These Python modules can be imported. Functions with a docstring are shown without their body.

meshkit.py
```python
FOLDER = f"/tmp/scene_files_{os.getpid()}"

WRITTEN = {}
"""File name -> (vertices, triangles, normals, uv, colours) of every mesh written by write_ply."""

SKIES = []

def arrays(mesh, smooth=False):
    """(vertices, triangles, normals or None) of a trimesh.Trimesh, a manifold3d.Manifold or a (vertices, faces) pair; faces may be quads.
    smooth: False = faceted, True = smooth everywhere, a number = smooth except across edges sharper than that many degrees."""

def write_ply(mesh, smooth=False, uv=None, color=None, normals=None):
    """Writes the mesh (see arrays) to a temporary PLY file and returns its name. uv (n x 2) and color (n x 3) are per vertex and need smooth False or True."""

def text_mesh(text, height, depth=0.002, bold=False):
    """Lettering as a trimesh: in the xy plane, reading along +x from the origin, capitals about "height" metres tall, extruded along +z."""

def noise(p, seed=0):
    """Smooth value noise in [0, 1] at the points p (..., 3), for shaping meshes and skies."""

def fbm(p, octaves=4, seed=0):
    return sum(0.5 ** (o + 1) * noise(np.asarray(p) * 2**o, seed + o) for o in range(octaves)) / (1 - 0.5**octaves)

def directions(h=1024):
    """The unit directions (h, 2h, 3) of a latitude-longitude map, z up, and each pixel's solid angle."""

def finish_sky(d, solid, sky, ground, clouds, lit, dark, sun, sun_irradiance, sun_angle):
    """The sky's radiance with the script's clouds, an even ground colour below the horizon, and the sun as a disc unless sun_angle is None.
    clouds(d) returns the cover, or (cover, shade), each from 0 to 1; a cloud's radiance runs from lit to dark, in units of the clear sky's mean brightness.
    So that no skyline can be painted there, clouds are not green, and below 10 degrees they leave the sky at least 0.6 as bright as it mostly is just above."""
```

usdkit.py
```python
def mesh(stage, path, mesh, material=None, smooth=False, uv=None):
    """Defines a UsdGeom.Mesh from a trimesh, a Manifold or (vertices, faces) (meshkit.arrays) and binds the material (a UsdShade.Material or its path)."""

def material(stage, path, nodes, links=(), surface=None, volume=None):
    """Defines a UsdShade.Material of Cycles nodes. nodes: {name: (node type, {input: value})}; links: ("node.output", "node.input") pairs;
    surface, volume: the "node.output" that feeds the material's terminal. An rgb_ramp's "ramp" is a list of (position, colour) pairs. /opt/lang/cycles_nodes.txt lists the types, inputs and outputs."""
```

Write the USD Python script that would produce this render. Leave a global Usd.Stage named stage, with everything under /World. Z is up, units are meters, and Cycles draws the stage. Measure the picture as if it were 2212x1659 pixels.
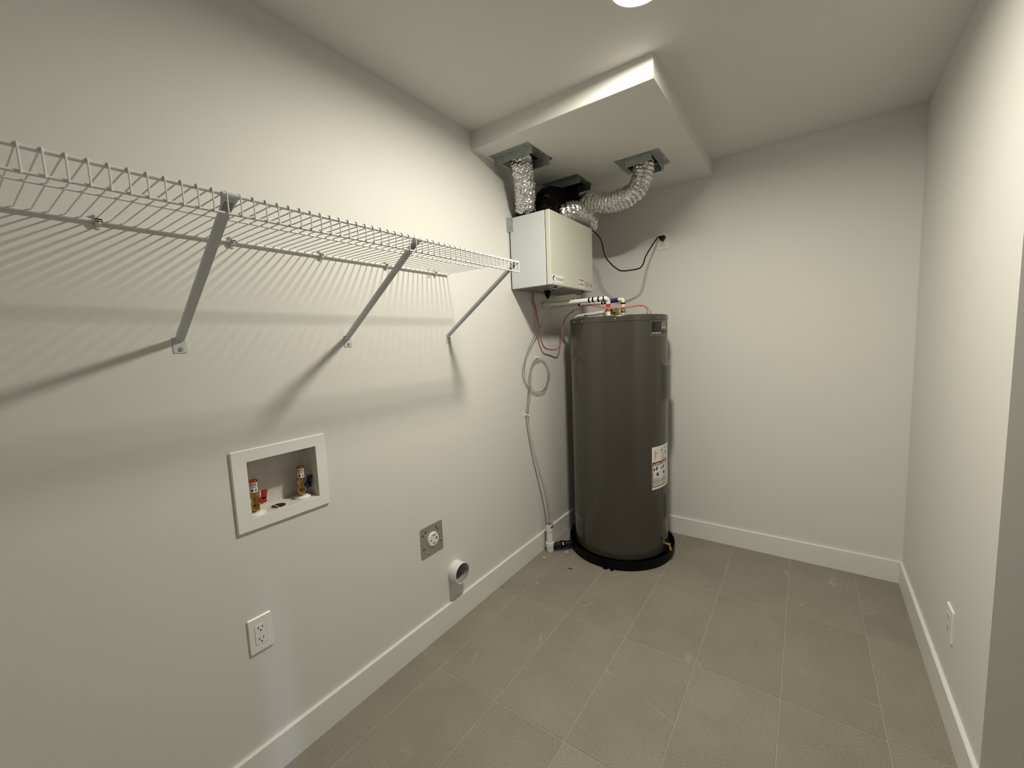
import math, random
import numpy as np, trimesh, manifold3d as m3, usdkit, meshkit
from pxr import Usd, UsdGeom, UsdShade, UsdLux, Sdf, Gf, Vt

stage = Usd.Stage.CreateInMemory()
UsdGeom.SetStageUpAxis(stage, UsdGeom.Tokens.z)
UsdGeom.SetStageMetersPerUnit(stage, 1.0)
UsdGeom.Xform.Define(stage, '/World')
stage.SetDefaultPrim(stage.GetPrimAtPath('/World'))
UsdGeom.Scope.Define(stage, '/World/Looks')
random.seed(7)
RNG = np.random.default_rng(7)

# ------------------------------------------------------------------ camera, light, exposure
F_PX = 884.8007
CAM_POS = (1.4247, -2.9548, 1.4097)
CAM_R = (0.813947, 0.579449, -0.041584)
CAM_D = (0.025054, -0.106527, -0.993994)
CAM_F = (-0.580399, 0.808017, -0.101225)
cam = UsdGeom.Camera.Define(stage, '/World/camera')
cam.CreateHorizontalApertureAttr(36.0)
cam.CreateVerticalApertureAttr(27.0)
cam.CreateFocalLengthAttr(36.0 * F_PX / 2212)
cam.CreateClippingRangeAttr(Gf.Vec2f(0.01, 100))
cam.AddTransformOp().Set(Gf.Matrix4d(*CAM_R, 0, *[-a for a in CAM_D], 0, *[-a for a in CAM_F], 0, *CAM_POS, 1))
cam.CreateExposureAttr(0.0)
LAMP_COLOR, LAMP_POWER = (1.0, 0.950, 0.800), 585.0        # the recessed disc lamp's lens (see ceiling_light)
LAMP_AT = (0.981, -1.580)

# unseen light beyond a door gap, placed to light the left wall low down
DOOR_X, DOOR_GAP, DOOR_H = 1.90, 0.150, 2.03
day = UsdLux.RectLight.Define(stage, '/World/unseen_daylight')
day.CreateWidthAttr(0.07)
day.CreateHeightAttr(0.9)
day.CreateColorAttr(Gf.Vec3f(0.50, 0.66, 1.0))
day.CreateIntensityAttr(600.0)
_at, _to = np.array([3.66, -5.283, 3.52]), np.array([1.93, -3.92, 1.95])
_z = (_at - _to) / np.linalg.norm(_at - _to)
_x = np.cross([0, 0, 1.0], _z)
_x /= np.linalg.norm(_x)
_y = np.cross(_z, _x)
day.AddTransformOp().Set(Gf.Matrix4d(*_x, 0, *_y, 0, *_z, 0, *_at, 1))

# ------------------------------------------------------------------ helpers
ORIGIN, COUNT, MAT = {'/World': (0, 0, 0)}, {}, {}


def numbered(path):
    n = COUNT.get(path, 0)
    COUNT[path] = n + 1
    return path if n == 0 else '%s_%03d' % (path, n)


def key(prim, label=None, cat=None, group=None, kind=None):
    for k, v in (('label', label), ('category', cat), ('group', group), ('kind', kind)):
        if v:
            prim.SetCustomDataByKey(k, v)


def thing(name, label=None, cat=None, loc=(0, 0, 0), group=None, kind=None):
    p = numbered('/World/' + name)
    x = UsdGeom.Xform.Define(stage, p)
    x.AddTranslateOp().Set(Gf.Vec3d(*map(float, loc)))
    ORIGIN[p] = loc
    key(x.GetPrim(), label, cat, group, kind)
    return p


def arr(m):
    if hasattr(m, 'to_mesh'):
        g = m.to_mesh()
        return trimesh.Trimesh(g.vert_properties[:, :3], g.tri_verts, process=False)
    return m


def obj(name, mesh, mat, parent='/World', smooth=30, label=None, cat=None, group=None, kind=None):
    """one mesh prim; mesh in world coordinates"""
    if isinstance(mesh, (list, tuple)):
        mesh = trimesh.util.concatenate([arr(x) for x in mesh])
    mesh = arr(mesh).copy()
    base = ORIGIN[parent]
    p = numbered(parent + '/' + name)
    ORIGIN[p] = base
    mesh.apply_translation([-a for a in base])
    pr = usdkit.mesh(stage, p, mesh, MAT[mat], smooth=smooth).GetPrim()
    key(pr, label, cat, group, kind)
    return p


def box(x0, y0, z0, x1, y1, z1, b=0.0):
    a, c = np.minimum([x0, y0, z0], [x1, y1, z1]), np.maximum([x0, y0, z0], [x1, y1, z1])
    if b <= 0:
        m = trimesh.creation.box(extents=c - a)
        m.apply_translation((a + c) / 2)
        return m
    b = min(b, 0.45 * (c - a).min())
    pts = []
    for s in np.ndindex(2, 2, 2):
        for k in range(3):
            p = [a[i] + b if s[i] == 0 else c[i] - b for i in range(3)]
            p[k] = a[k] if s[k] == 0 else c[k]
            pts.append(p)
    return trimesh.convex.convex_hull(np.array(pts))


def manif(m):
    m = arr(m)
    return m3.Manifold(m3.Mesh(np.asarray(m.vertices, np.float32), np.asarray(m.faces, np.uint32)))


def frame_of(d):
    d = np.asarray(d, float)
    d = d / np.linalg.norm(d)
    u = np.cross(d, [0, 0, 1.0] if abs(d[2]) < 0.9 else [1.0, 0, 0])
    u /= np.linalg.norm(u)
    return u, np.cross(d, u), d


def cyl(a, b, r, n=24, r2=None):
    """cylinder or cone between two points"""
    return lathe([(0, 0), (r, 0), (r if r2 is None else r2, 1), (0, 1)], a, b, n)


def lathe(prof, a, b, n=32):
    """profile of (radius, t) with t a fraction of a->b (or any t beyond)"""
    a, b = np.asarray(a, float), np.asarray(b, float)
    u, v, d = frame_of(b - a)
    L = np.linalg.norm(b - a)
    th = np.arange(n) * 2 * np.pi / n
    V, Fc, rows = [], [], []
    for r, t in prof:
        if r <= 1e-9:
            rows.append([len(V)])
            V.append(a + d * t * L)
        else:
            rows.append(list(range(len(V), len(V) + n)))
            V += [a + d * t * L + r * (np.cos(q) * u + np.sin(q) * v) for q in th]
    for R0, R1 in zip(rows, rows[1:]):
        for i in range(n):
            j = (i + 1) % n
            if len(R0) == 1 and len(R1) == 1:
                continue
            if len(R0) == 1:
                Fc.append((R0[0], R1[j], R1[i]))
            elif len(R1) == 1:
                Fc.append((R0[i], R0[j], R1[0]))
            else:
                Fc += [(R0[i], R0[j], R1[j]), (R0[i], R1[j], R1[i])]
    m = trimesh.Trimesh(np.array(V), np.array(Fc), process=False)
    return m


def spline(pts, step=0.01):
    p = np.asarray(pts, float)
    q = np.vstack([2 * p[0] - p[1], p, 2 * p[-1] - p[-2]])
    out = []
    for i in range(1, len(q) - 2):
        a, b, c, d = q[i - 1:i + 3]
        n = max(2, int(np.ceil(np.linalg.norm(c - b) / step)))
        for t in np.arange(n) / n:
            out.append(0.5 * (2 * b + (c - a) * t + (2 * a - 5 * b + 4 * c - d) * t ** 2 + (3 * b - a - 3 * c + d) * t ** 3))
    out.append(p[-1])
    return np.array(out)


def sweep(path, r, sides=10, cap=True, rad=None, flat=1.0):
    """tube along a path with a parallel-transported frame; rad(i, angles, s) scales the radius"""
    p = np.asarray(path, float)
    t = np.gradient(p, axis=0)
    t /= np.linalg.norm(t, axis=1, keepdims=True)
    u, _, _ = frame_of(t[0])
    th = np.arange(sides) * 2 * np.pi / sides
    s = np.r_[0, np.cumsum(np.linalg.norm(np.diff(p, axis=0), axis=1))]
    V = []
    for i in range(len(p)):
        u = u - t[i] * (u @ t[i])
        u /= np.linalg.norm(u)
        w = np.cross(t[i], u)
        k = r if rad is None else rad(s[i], th)
        V.append(p[i] + (k * np.cos(th))[:, None] * u + (k * np.sin(th) * flat)[:, None] * w)
    V = np.concatenate(V)
    Fc = []
    n = len(p)
    for i in range(n - 1):
        for j in range(sides):
            a, b = i * sides + j, i * sides + (j + 1) % sides
            Fc += [(a, b, b + sides), (a, b + sides, a + sides)]
    if cap:
        V = np.vstack([V, p[0], p[-1]])
        for j in range(sides):
            Fc.append((n * sides, (j + 1) % sides, j))
            Fc.append((n * sides + 1, (n - 1) * sides + j, (n - 1) * sides + (j + 1) % sides))
    return trimesh.Trimesh(V, np.array(Fc), process=False)


def put(m, o, U, Vv, N):
    """local x,y,z -> o + xU + yV + zN"""
    m = arr(m).copy()
    m.vertices = np.asarray(o, float) + m.vertices @ np.array([U, Vv, N], float)
    if np.dot(np.cross(U, Vv), N) < 0:
        m.invert()
    return m


def rrect(w, h, r, d, bev=0.0):
    """rounded plate centred at the origin in xy, z from 0 to d, with its front edge chamfered"""
    def ring(w, h, r, z):
        pts = []
        for cx, cy, a0 in ((w / 2 - r, h / 2 - r, 0), (-w / 2 + r, h / 2 - r, 90), (-w / 2 + r, -h / 2 + r, 180), (w / 2 - r, -h / 2 + r, 270)):
            for k in range(5):
                a = math.radians(a0 + k * 22.5)
                pts.append((cx + r * math.cos(a), cy + r * math.sin(a), z))
        return pts
    pts = ring(w, h, r, 0) + ring(w, h, r, d - bev)
    if bev:
        pts += ring(w - 2 * bev, h - 2 * bev, max(r - bev, 0.0003), d)
    return trimesh.convex.convex_hull(np.array(pts))


def text(t, h, bold=False, d=0.0004):
    return meshkit.text_mesh(t, h, depth=d, bold=bold)


def fit_text(t, w, h, bold=False, d=0.0004):
    m = text(t, 0.02, bold, d)
    lo, hi = m.bounds
    m.apply_translation([-lo[0], -lo[1], -lo[2]])
    s = hi - lo
    m.apply_scale([w / s[0], h / s[1], d / s[2]])
    return m


# ------------------------------------------------------------------ materials
def mat(name, nodes, links=(), surface='p.BSDF'):
    MAT[name] = usdkit.material(stage, '/World/Looks/' + name, nodes, links, surface=surface)


def plain(name, col, rough=0.5, metal=0.0, bump=None, vary=None, **kw):
    """principled with optional (scale, strength, distance) bump and (scale, amount) tone variation"""
    n, l = {'p': ('principled_bsdf', dict(base_color=col, roughness=rough, metallic=metal, **kw))}, []
    if bump or vary:
        n['tc'] = ('texture_coordinate', {})
    if bump:
        n['n'] = ('noise_texture', dict(scale=bump[0], detail=4.0, roughness=0.6))
        n['b'] = ('bump', dict(strength=bump[1], distance=bump[2]))
        l += [('tc.object', 'n.vector'), ('n.fac', 'b.height'), ('b.normal', 'p.normal')]
    if vary:
        n['vn'] = ('noise_texture', dict(scale=vary[0], detail=3.0))
        a = vary[1]
        n['r'] = ('rgb_ramp', dict(ramp=[(0.3, tuple(c * (1 - a) for c in col)), (0.7, tuple(min(1, c * (1 + a)) for c in col))]))
        l += [('tc.object', 'vn.vector'), ('vn.fac', 'r.fac'), ('r.color', 'p.base_color')]
    mat(name, n, l)


plain('wall_paint', (0.745, 0.735, 0.71), 0.6, bump=(420, 0.06, 0.002))
plain('ceiling_paint', (0.73, 0.72, 0.695), 0.9, bump=(300, 0.08, 0.002))
plain('trim_paint', (0.80, 0.795, 0.775), 0.38, bump=(60, 0.03, 0.002))
plain('grout', (0.37, 0.355, 0.31), 0.9, bump=(500, 0.3, 0.001))
plain('white_coating', (0.74, 0.75, 0.75), 0.3)
plain('grey_coating', (0.58, 0.61, 0.65), 0.4)
plain('clip_plastic', (0.72, 0.71, 0.66), 0.4)
plain('white_plastic', (0.83, 0.83, 0.80), 0.3)
plain('box_plastic', (0.86, 0.86, 0.85), 0.45)
plain('recess_plastic', (0.66, 0.63, 0.59), 0.6, vary=(40, 0.06))
plain('slot_dark', (0.012, 0.011, 0.010), 0.6)
plain('hole_dark', (0.01, 0.01, 0.01), 0.8)
plain('screw_metal', (0.62, 0.62, 0.60), 0.3, 1.0)
plain('brass', (0.52, 0.37, 0.13), 0.25, 1.0, bump=(200, 0.1, 0.001))
plain('copper', (0.44, 0.19, 0.11), 0.35, 1.0, vary=(60, 0.15))
plain('steel_plate', (0.52, 0.52, 0.48), 0.45, 0.85, bump=(150, 0.05, 0.001))
plain('galvanized', (0.40, 0.43, 0.42), 0.42, 0.9, bump=(90, 0.10, 0.001), vary=(30, 0.10))
plain('shaded_underside', (0.26, 0.27, 0.26), 0.45, 0.4)  # darker than the cabinet paint, shade of the underside put into the colour
plain('shaded_galvanized', (0.02, 0.02, 0.02), 0.7)  # near-black colour stands in for the shade inside the boot cans
plain('foil', (0.72, 0.72, 0.72), 0.15, 1.0, bump=(85, 0.5, 0.005))
plain('black_film', (0.0015, 0.0015, 0.0015), 0.16, bump=(70, 0.8, 0.006), specular_ior_level=0.07)
plain('black_rubber', (0.006, 0.006, 0.006), 0.4, specular_ior_level=0.3)
plain('black_plastic', (0.002, 0.002, 0.002), 0.5, specular_ior_level=0.12)
plain('cabinet_paint', (0.60, 0.635, 0.645), 0.4, bump=(700, 0.08, 0.001))
plain('door_paint', (0.60, 0.60, 0.525), 0.4, bump=(700, 0.08, 0.001))
plain('tank_paint', (0.054, 0.051, 0.042), 0.2, bump=(25, 0.02, 0.004))
plain('panel_paint', (0.060, 0.057, 0.046), 0.28)
plain('label_white', (0.80, 0.79, 0.76), 0.4)
plain('label_black', (0.008, 0.008, 0.008), 0.3)
plain('label_grey', (0.22, 0.22, 0.21), 0.5)
plain('label_lightgrey', (0.42, 0.42, 0.40), 0.5)
plain('label_red', (0.30, 0.03, 0.03), 0.4)
plain('label_orange', (0.42, 0.08, 0.04), 0.4)
plain('label_silver', (0.45, 0.44, 0.42), 0.35, 0.3)
plain('logo_blue', (0.045, 0.075, 0.13), 0.4)
plain('logo_text', (0.06, 0.07, 0.075), 0.4)
plain('red_plastic', (0.42, 0.025, 0.015), 0.35)
plain('blue_plastic', (0.008, 0.014, 0.10), 0.35)
plain('red_cable', (0.47, 0.135, 0.15), 0.3)
plain('red_pipe', (0.55, 0.03, 0.02), 0.35)
plain('blue_pipe', (0.01, 0.03, 0.17), 0.35)
plain('pipe_white', (0.82, 0.81, 0.78), 0.35)
plain('pipe_sleeve', (0.55, 0.55, 0.52), 0.5)
plain('drain_white', (0.76, 0.75, 0.71), 0.35)
plain('debris_white', (0.8, 0.79, 0.75), 0.8)
plain('debris_dark', (0.03, 0.025, 0.02), 0.8)
plain('alu_duct', (0.50, 0.51, 0.52), 0.45, 0.35)
mat('clear_vinyl', {'p': ('principled_bsdf', dict(base_color=(0.90, 0.88, 0.84), roughness=0.06, ior=1.3, transmission_weight=1.0))})
mat('lamp_lens', {'e': ('emission', dict(color=LAMP_COLOR, strength=LAMP_POWER))}, surface='e.emission')


def tile_mat(name, off, tone):
    """porcelain tile: grey-brown stone print with cloudy tone, fine speckle and a few thin pale veins"""
    c = np.array((0.275, 0.250, 0.205)) * tone
    n = {'tc': ('texture_coordinate', {}),
         'm': ('mapping', dict(location=off, rotation=(0, 0, 0.45 + 0.3 * off[0]), scale=(1, 1, 1))),
         'ms': ('mapping', dict(scale=(1.0, 0.13, 1.0))),
         'cl': ('noise_texture', dict(scale=3.2, detail=5.0, roughness=0.6)),
         'clr': ('rgb_ramp', dict(ramp=[(0.30, tuple(c * 0.90)), (0.70, tuple(c * 1.09))])),
         'sp': ('noise_texture', dict(scale=190.0, detail=3.0, roughness=0.7)),
         'spr': ('rgb_ramp', dict(ramp=[(0.3, (0.74,) * 3), (0.7, (1.24,) * 3)])),
         'mx': ('mix_color', dict(blend_type='multiply', fac=1.0)),
         'v': ('noise_texture', dict(scale=5.0, detail=1.5, roughness=0.5)),
         'vr': ('rgb_ramp', dict(ramp=[(0.492, (0,) * 3), (0.497, (1,) * 3), (0.503, (1,) * 3), (0.508, (0,) * 3)])),
         'vm': ('noise_texture', dict(scale=5.0, detail=2.0)),
         'vmr': ('rgb_ramp', dict(ramp=[(0.57, (0,) * 3), (0.67, (0.45,) * 3)])),
         'vv': ('mix_color', dict(blend_type='multiply', fac=1.0)),
         'mv': ('mix_color', dict(b=tuple(c * 1.75))),
         'b': ('bump', dict(strength=0.12, distance=0.002)),
         'p': ('principled_bsdf', dict(roughness=0.55))}
    l = [('tc.object', 'm.vector'), ('m.vector', 'ms.vector'), ('m.vector', 'cl.vector'), ('tc.object', 'sp.vector'),
         ('cl.fac', 'clr.fac'), ('sp.fac', 'spr.fac'), ('clr.color', 'mx.a'), ('spr.color', 'mx.b'),
         ('ms.vector', 'v.vector'), ('v.fac', 'vr.fac'), ('m.vector', 'vm.vector'), ('vm.fac', 'vmr.fac'),
         ('vr.color', 'vv.a'), ('vmr.color', 'vv.b'), ('vv.result', 'mv.fac'), ('mx.result', 'mv.a'), ('mv.result', 'p.base_color'),
         ('sp.fac', 'b.height'), ('b.normal', 'p.normal')]
    mat(name, n, l)


TILE_MATS = []
for k in range(6):
    tile_mat('tile_%d' % k, (3.7 * k + 0.3, 1.9 * k, 0.0), (1.0, 0.965, 1.03, 0.985, 1.015, 0.975)[k])
    TILE_MATS.append('tile_%d' % k)

# ------------------------------------------------------------------ the room
W, H = 1.8886, 2.4917
SK = 0.0175                       # the right wall runs slightly askew
YC = -1.335                       # its outside corner
XC = W + SK * YC
XR, YF = 3.1, -3.9                # far side and front of the space behind the camera
BT, BH = 0.013, 0.1225            # baseboard
SX, SY, SZ = 0.9232, -1.2423, 2.3979   # soffit corner

# boots in the soffit: (x0, y0, x1, y1) of each plate
BOOTS = [(0.030, -1.138, 0.276, -0.888), (0.036, -0.611, 0.287, -0.384), (0.520, -0.626, 0.768, -0.390)]


HOLES = dict(zip(BOOTS, [(0.074, -1.084, 0.219, -0.938), (0.078, -0.566, 0.246, -0.416), (0.566, -0.578, 0.716, -0.444)]))


def hole_of(b):
    return HOLES[b]


fl = thing('floor', kind='structure')
obj('grout_bed', box(-0.1, YF, -0.05, XR, 0.1, -0.0016), 'grout', fl)
TX, TY, TSX, TSY, G = 0.148, -0.6025, 0.308, 0.6054, 0.0019
k = 0
for i in range(-1, 10):
    for j in range(-1, 6):
        x0, x1 = TX + i * TSX + G, TX + (i + 1) * TSX - G
        y1, y0 = TY - j * TSY - G, TY - (j + 1) * TSY + G
        x0, x1, y0, y1 = max(x0, 0.003), min(x1, XR - 0.003), max(y0, YF + 0.003), min(y1, -0.003)
        if x1 - x0 < 0.02 or y1 - y0 < 0.02:
            continue
        if y0 > YC and x0 > W - 0.02:
            continue
        if y0 > YC:
            x1 = min(x1, W - 0.012)
        obj('tile', box(x0, y0, -0.012, x1, y1, RNG.uniform(-0.0002, 0.0002), 0.0011), TILE_MATS[int(RNG.integers(6))], fl, smooth=False)
        k += 1

ce = thing('ceiling', kind='structure')
lx, ly = LAMP_AT
obj('panel', manif(box(-0.1, YF - 0.1, H, XR + 0.1, 0.1, H + 0.1)) - manif(cyl((lx, ly, H - 0.02), (lx, ly, H + 0.04), 0.0865, 64)), 'ceiling_paint', ce, smooth=False)
sof = manif(box(-0.01, SY, SZ, SX, 0.01, H + 0.01, 0.0025))
for b in BOOTS:
    h = hole_of(b)
    sof = sof - manif(box(h[0], h[1], SZ - 0.02, h[2], h[3], SZ + 0.075))
obj('soffit', sof, 'ceiling_paint', ce, smooth=False)

# left wall with the cut-outs of the laundry box and the vent
LB = (-2.4265, -2.2030, 0.8865, 1.0705)     # laundry box recess y0,y1,z0,z1
VY, VZ, VR = -1.536, 0.268, 0.0505
wl = manif(box(-0.12, YF, 0, 0, 0.1, H)) - manif(box(-0.092, LB[0] - 0.004, LB[2] - 0.004, 0.01, LB[1] + 0.004, LB[3] + 0.004)) - manif(cyl((-0.11, VY, VZ), (0.02, VY, VZ), VR + 0.0015, 48))
obj('wall_left', wl, 'wall_paint', smooth=False, kind='structure')
obj('wall_back', box(-0.12, 0, 0, XR, 0.1, H), 'wall_paint', smooth=False, kind='structure')
wr = manif(trimesh.creation.extrude_polygon(__import__('shapely').Polygon([(W, 0), (XC, YC), (XR, YC), (XR, 0)]), H))
obj('wall_right', wr, 'wall_paint', smooth=False, kind='structure')
obj('wall_far', box(XR, YF, 0, XR + 0.1, YC, H), 'wall_paint', smooth=False, kind='structure')
DW = 0.80
obj('wall_front', manif(box(-0.12, YF - 0.1, 0, XR + 0.1, YF, H)) - manif(box(DOOR_X - DW, YF - 0.2, -0.1, DOOR_X + DOOR_GAP, YF + 0.1, DOOR_H)), 'wall_paint', smooth=False, kind='structure')  # opening out of view, cut to shape the stripe on the left wall
dr = thing('door_1', kind='structure', loc=(DOOR_X - DW, YF, 0))  # unseen door, its gap placed to pass the cool stripe of light
obj('leaf', box(DOOR_X - DW + 0.004, YF - 0.045, 0.002, DOOR_X, YF - 0.005, DOOR_H - 0.003, 0.002), 'trim_paint', dr, smooth=False)
obj('handle', [cyl((DOOR_X - 0.07, YF - 0.005, 1.0), (DOOR_X - 0.07, YF + 0.05, 1.0), 0.011, 16), cyl((DOOR_X - 0.075, YF + 0.045, 1.0), (DOOR_X - 0.19, YF + 0.045, 1.0), 0.009, 16)], 'screw_metal', dr)


def skirting(name, a, b, n):
    """board of thickness BT from a to b along the wall, n pointing into the room"""
    a, b, n = np.array([*a, 0.]), np.array([*b, 0.]), np.array([*n, 0.])
    pts = []
    for p in (a, b):
        for t, z in ((0, 0.0), (BT, 0.0), (BT, BH - 0.0022), (BT - 0.0022, BH), (0, BH)):
            pts.append(p + n * t + [0, 0, z])
    obj(name, trimesh.convex.convex_hull(np.array(pts)), 'trim_paint', smooth=False, kind='structure')


nr = np.array([-1.0, SK]) / math.hypot(1, SK)
skirting('baseboard_left', (0, YF), (0, 0), (1, 0))
skirting('baseboard_back', (BT, 0), (W - BT, 0), (0, -1))
skirting('baseboard_right', (W, 0), (XC, YC - BT), nr)
skirting('baseboard_side', (XC, YC), (XR, YC), (0, -1))
skirting('baseboard_far', (XR, YC - BT), (XR, YF), (-1, 0))
skirting('baseboard_front', (BT, YF), (DOOR_X - DW - 0.01, YF), (0, 1))
skirting('baseboard_front_side', (DOOR_X + DOOR_GAP + 0.01, YF), (XR - BT, YF), (0, 1))

# ------------------------------------------------------------------ ceiling lamp
lx, ly = LAMP_AT
t = thing('ceiling_light', 'round recessed disc lamp glowing white in the ceiling above the soffit', 'ceiling light', (lx, ly, H))
obj('trim_ring', lathe([(0.0862, -0.3), (0.0862, 0), (0.0960, 0), (0.0955, 0.4), (0.0920, 1), (0.0870, 1), (0.0835, 0.6), (0.0742, -1.3), (0.0742, -2.2)], (lx, ly, H), (lx, ly, H - 0.004), 72), 'white_plastic', t)
obj('lens', lathe([(0.0740, 0), (0, 0.0)], (lx, ly, H + 0.0045), (lx, ly, H + 0.0065), 24), 'lamp_lens', t, smooth=False, label='glowing white lamp lens')
obj('housing', lathe([(0, -1), (0.0740, -1), (0.0740, 0), (0, 0)], (lx, ly, H + 0.0085), (lx, ly, H + 0.0048), 48), 'white_plastic', t)

# ------------------------------------------------------------------ wire shelf and its braces
ZW = 1.7515                          # centre height of the deck wires
XF = 0.420
Y_END, Y_START, PITCH = -1.4775, -3.07, 0.02585
RW = 0.0016
t = thing('wire_shelf', 'long white coated wire shelf with a front lip on the left wall', 'shelf', (0, Y_END, ZW))


def rail(name, x, z, r, y1):
    n = 12
    p = [(r * 0.5, 0), (r, 0.0006), (r, 0.9994), (r * 0.5, 1)]
    obj(name, lathe([(0, 0)] + p + [(0, 1)], (x, Y_START, z), (x, y1, z), n), 'white_coating', t, smooth=40)


rail('back_rail', 0.0085, ZW - RW - 0.0036, 0.0038, Y_END + 0.003)
rail('middle_rail', 0.228, ZW - RW - 0.0024, 0.0026, Y_END - 0.004)
rail('front_rail', XF, ZW - RW - 0.0040, 0.0042, Y_END + 0.003)
XL = XF + 0.0042 + RW
rail('lip_rail', XL - RW - 0.0028, 1.7060, 0.0030, Y_END + 0.003)
arc = [(XF + (0.0042 + RW) * math.sin(a), ZW - RW - 0.004 + (0.0042 + RW) * math.cos(a)) for a in np.linspace(0, math.pi / 2, 5)]
prof = [(0.004, ZW)] + arc + [(XL, 1.7035)]
y = Y_END
while y > Y_START:
    obj('wire', sweep([(a, y, z) for a, z in prof], RW, 6), 'white_coating', t, smooth=50)
    y -= PITCH

BRACE = [(-2.5555, 'nearest the camera, its foot left of the laundry box'), (-2.0355, 'in the middle of the shelf'), (-1.4915, 'at the far end of the shelf beside the ventilation cabinet')]
for y, where in BRACE:
    t = thing('shelf_brace', 'grey steel diagonal shelf brace ' + where, 'shelf brace', (0, y, 1.418))
    a, b = np.array([0.006, y, 1.4520]), np.array([0.4130, y, 1.7335])
    d = (b - a) / np.linalg.norm(b - a)
    nrm = np.array([-d[2], 0, d[0]])
    w = 0.0098
    pts = []
    for p, ww in ((a, w), (b - 0.045 * d, w), ):
        for s in (-1, 1):
            for k in (0, 0.009):
                pts.append(p + [0, s * ww, 0] + nrm * k)
    # channel section: web below, two flanges turned up
    def bar(p, q, y0, y1, k0, k1):
        return trimesh.convex.convex_hull(np.array([e + [0, yy, 0] + nrm * kk for e in (p, q) for yy in (y0, y1) for kk in (k0, k1)]))
    e = b - 0.020 * d
    obj('strut', [bar(a, b, -w, w, 0, 0.0014), bar(a, e, -w, -w + 0.0014, 0.0014, 0.010), bar(a, e, w - 0.0014, w, 0.0014, 0.010)], 'grey_coating', t, smooth=False)
    # saddle around the front rail, wider than the strut
    zc = ZW - RW - 0.004
    s0 = trimesh.convex.convex_hull(np.array([b + [0, s * w, 0] + nrm * k - 0.03 * d * q for s in (-1, 1) for k in (0, .0014) for q in (0, 1)] + [(XF - 0.004, y + s * 0.0165, zc - 0.0062 + k) for s in (-1, 1) for k in (0, 0.0014)]))
    arcp = [(XF + 0.0060 * math.cos(q), zc + 0.0060 * math.sin(q)) for q in np.radians(np.linspace(215, 395, 8))]
    clips = []
    for (xa, za), (xb, zb) in zip(arcp, arcp[1:]):
        clips.append(trimesh.convex.convex_hull(np.array([(xx + k * (xx - XF) / 0.006, y + s * 0.0165, zz + k * (zz - zc) / 0.006) for xx, zz in ((xa, za), (xb, zb)) for k in (-0.0006, 0.0008) for s in (-1, 1)])))
    obj('rail_hook', [s0] + clips, 'grey_coating', t, smooth=False)
    # wall tab with one shoulder cut round
    import shapely
    hw = 0.0160
    tab = shapely.Polygon([(-hw, 0.002), (-hw + 0.002, 0), (hw - 0.002, 0), (hw, 0.002), (hw, 0.026), (hw - 0.004, 0.036), (hw - 0.010, 0.043), (-hw, 0.043)])
    obj('wall_tab', put(trimesh.creation.extrude_polygon(tab, 0.0022), (0, y, 1.4185), (0, 1, 0), (0, 0, 1), (1, 0, 0)), 'grey_coating', t, smooth=False)
    o = np.array([0.0022, y + 0.0015, 1.4295])
    obj('screw', [lathe([(0.0062, 0), (0.0060, 0.35), (0.004, 0.4), (0.0038, 0.95), (0.003, 1), (0, 1)], o, o + [0.0050, 0, 0], 12)], 'screw_metal', t)

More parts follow.
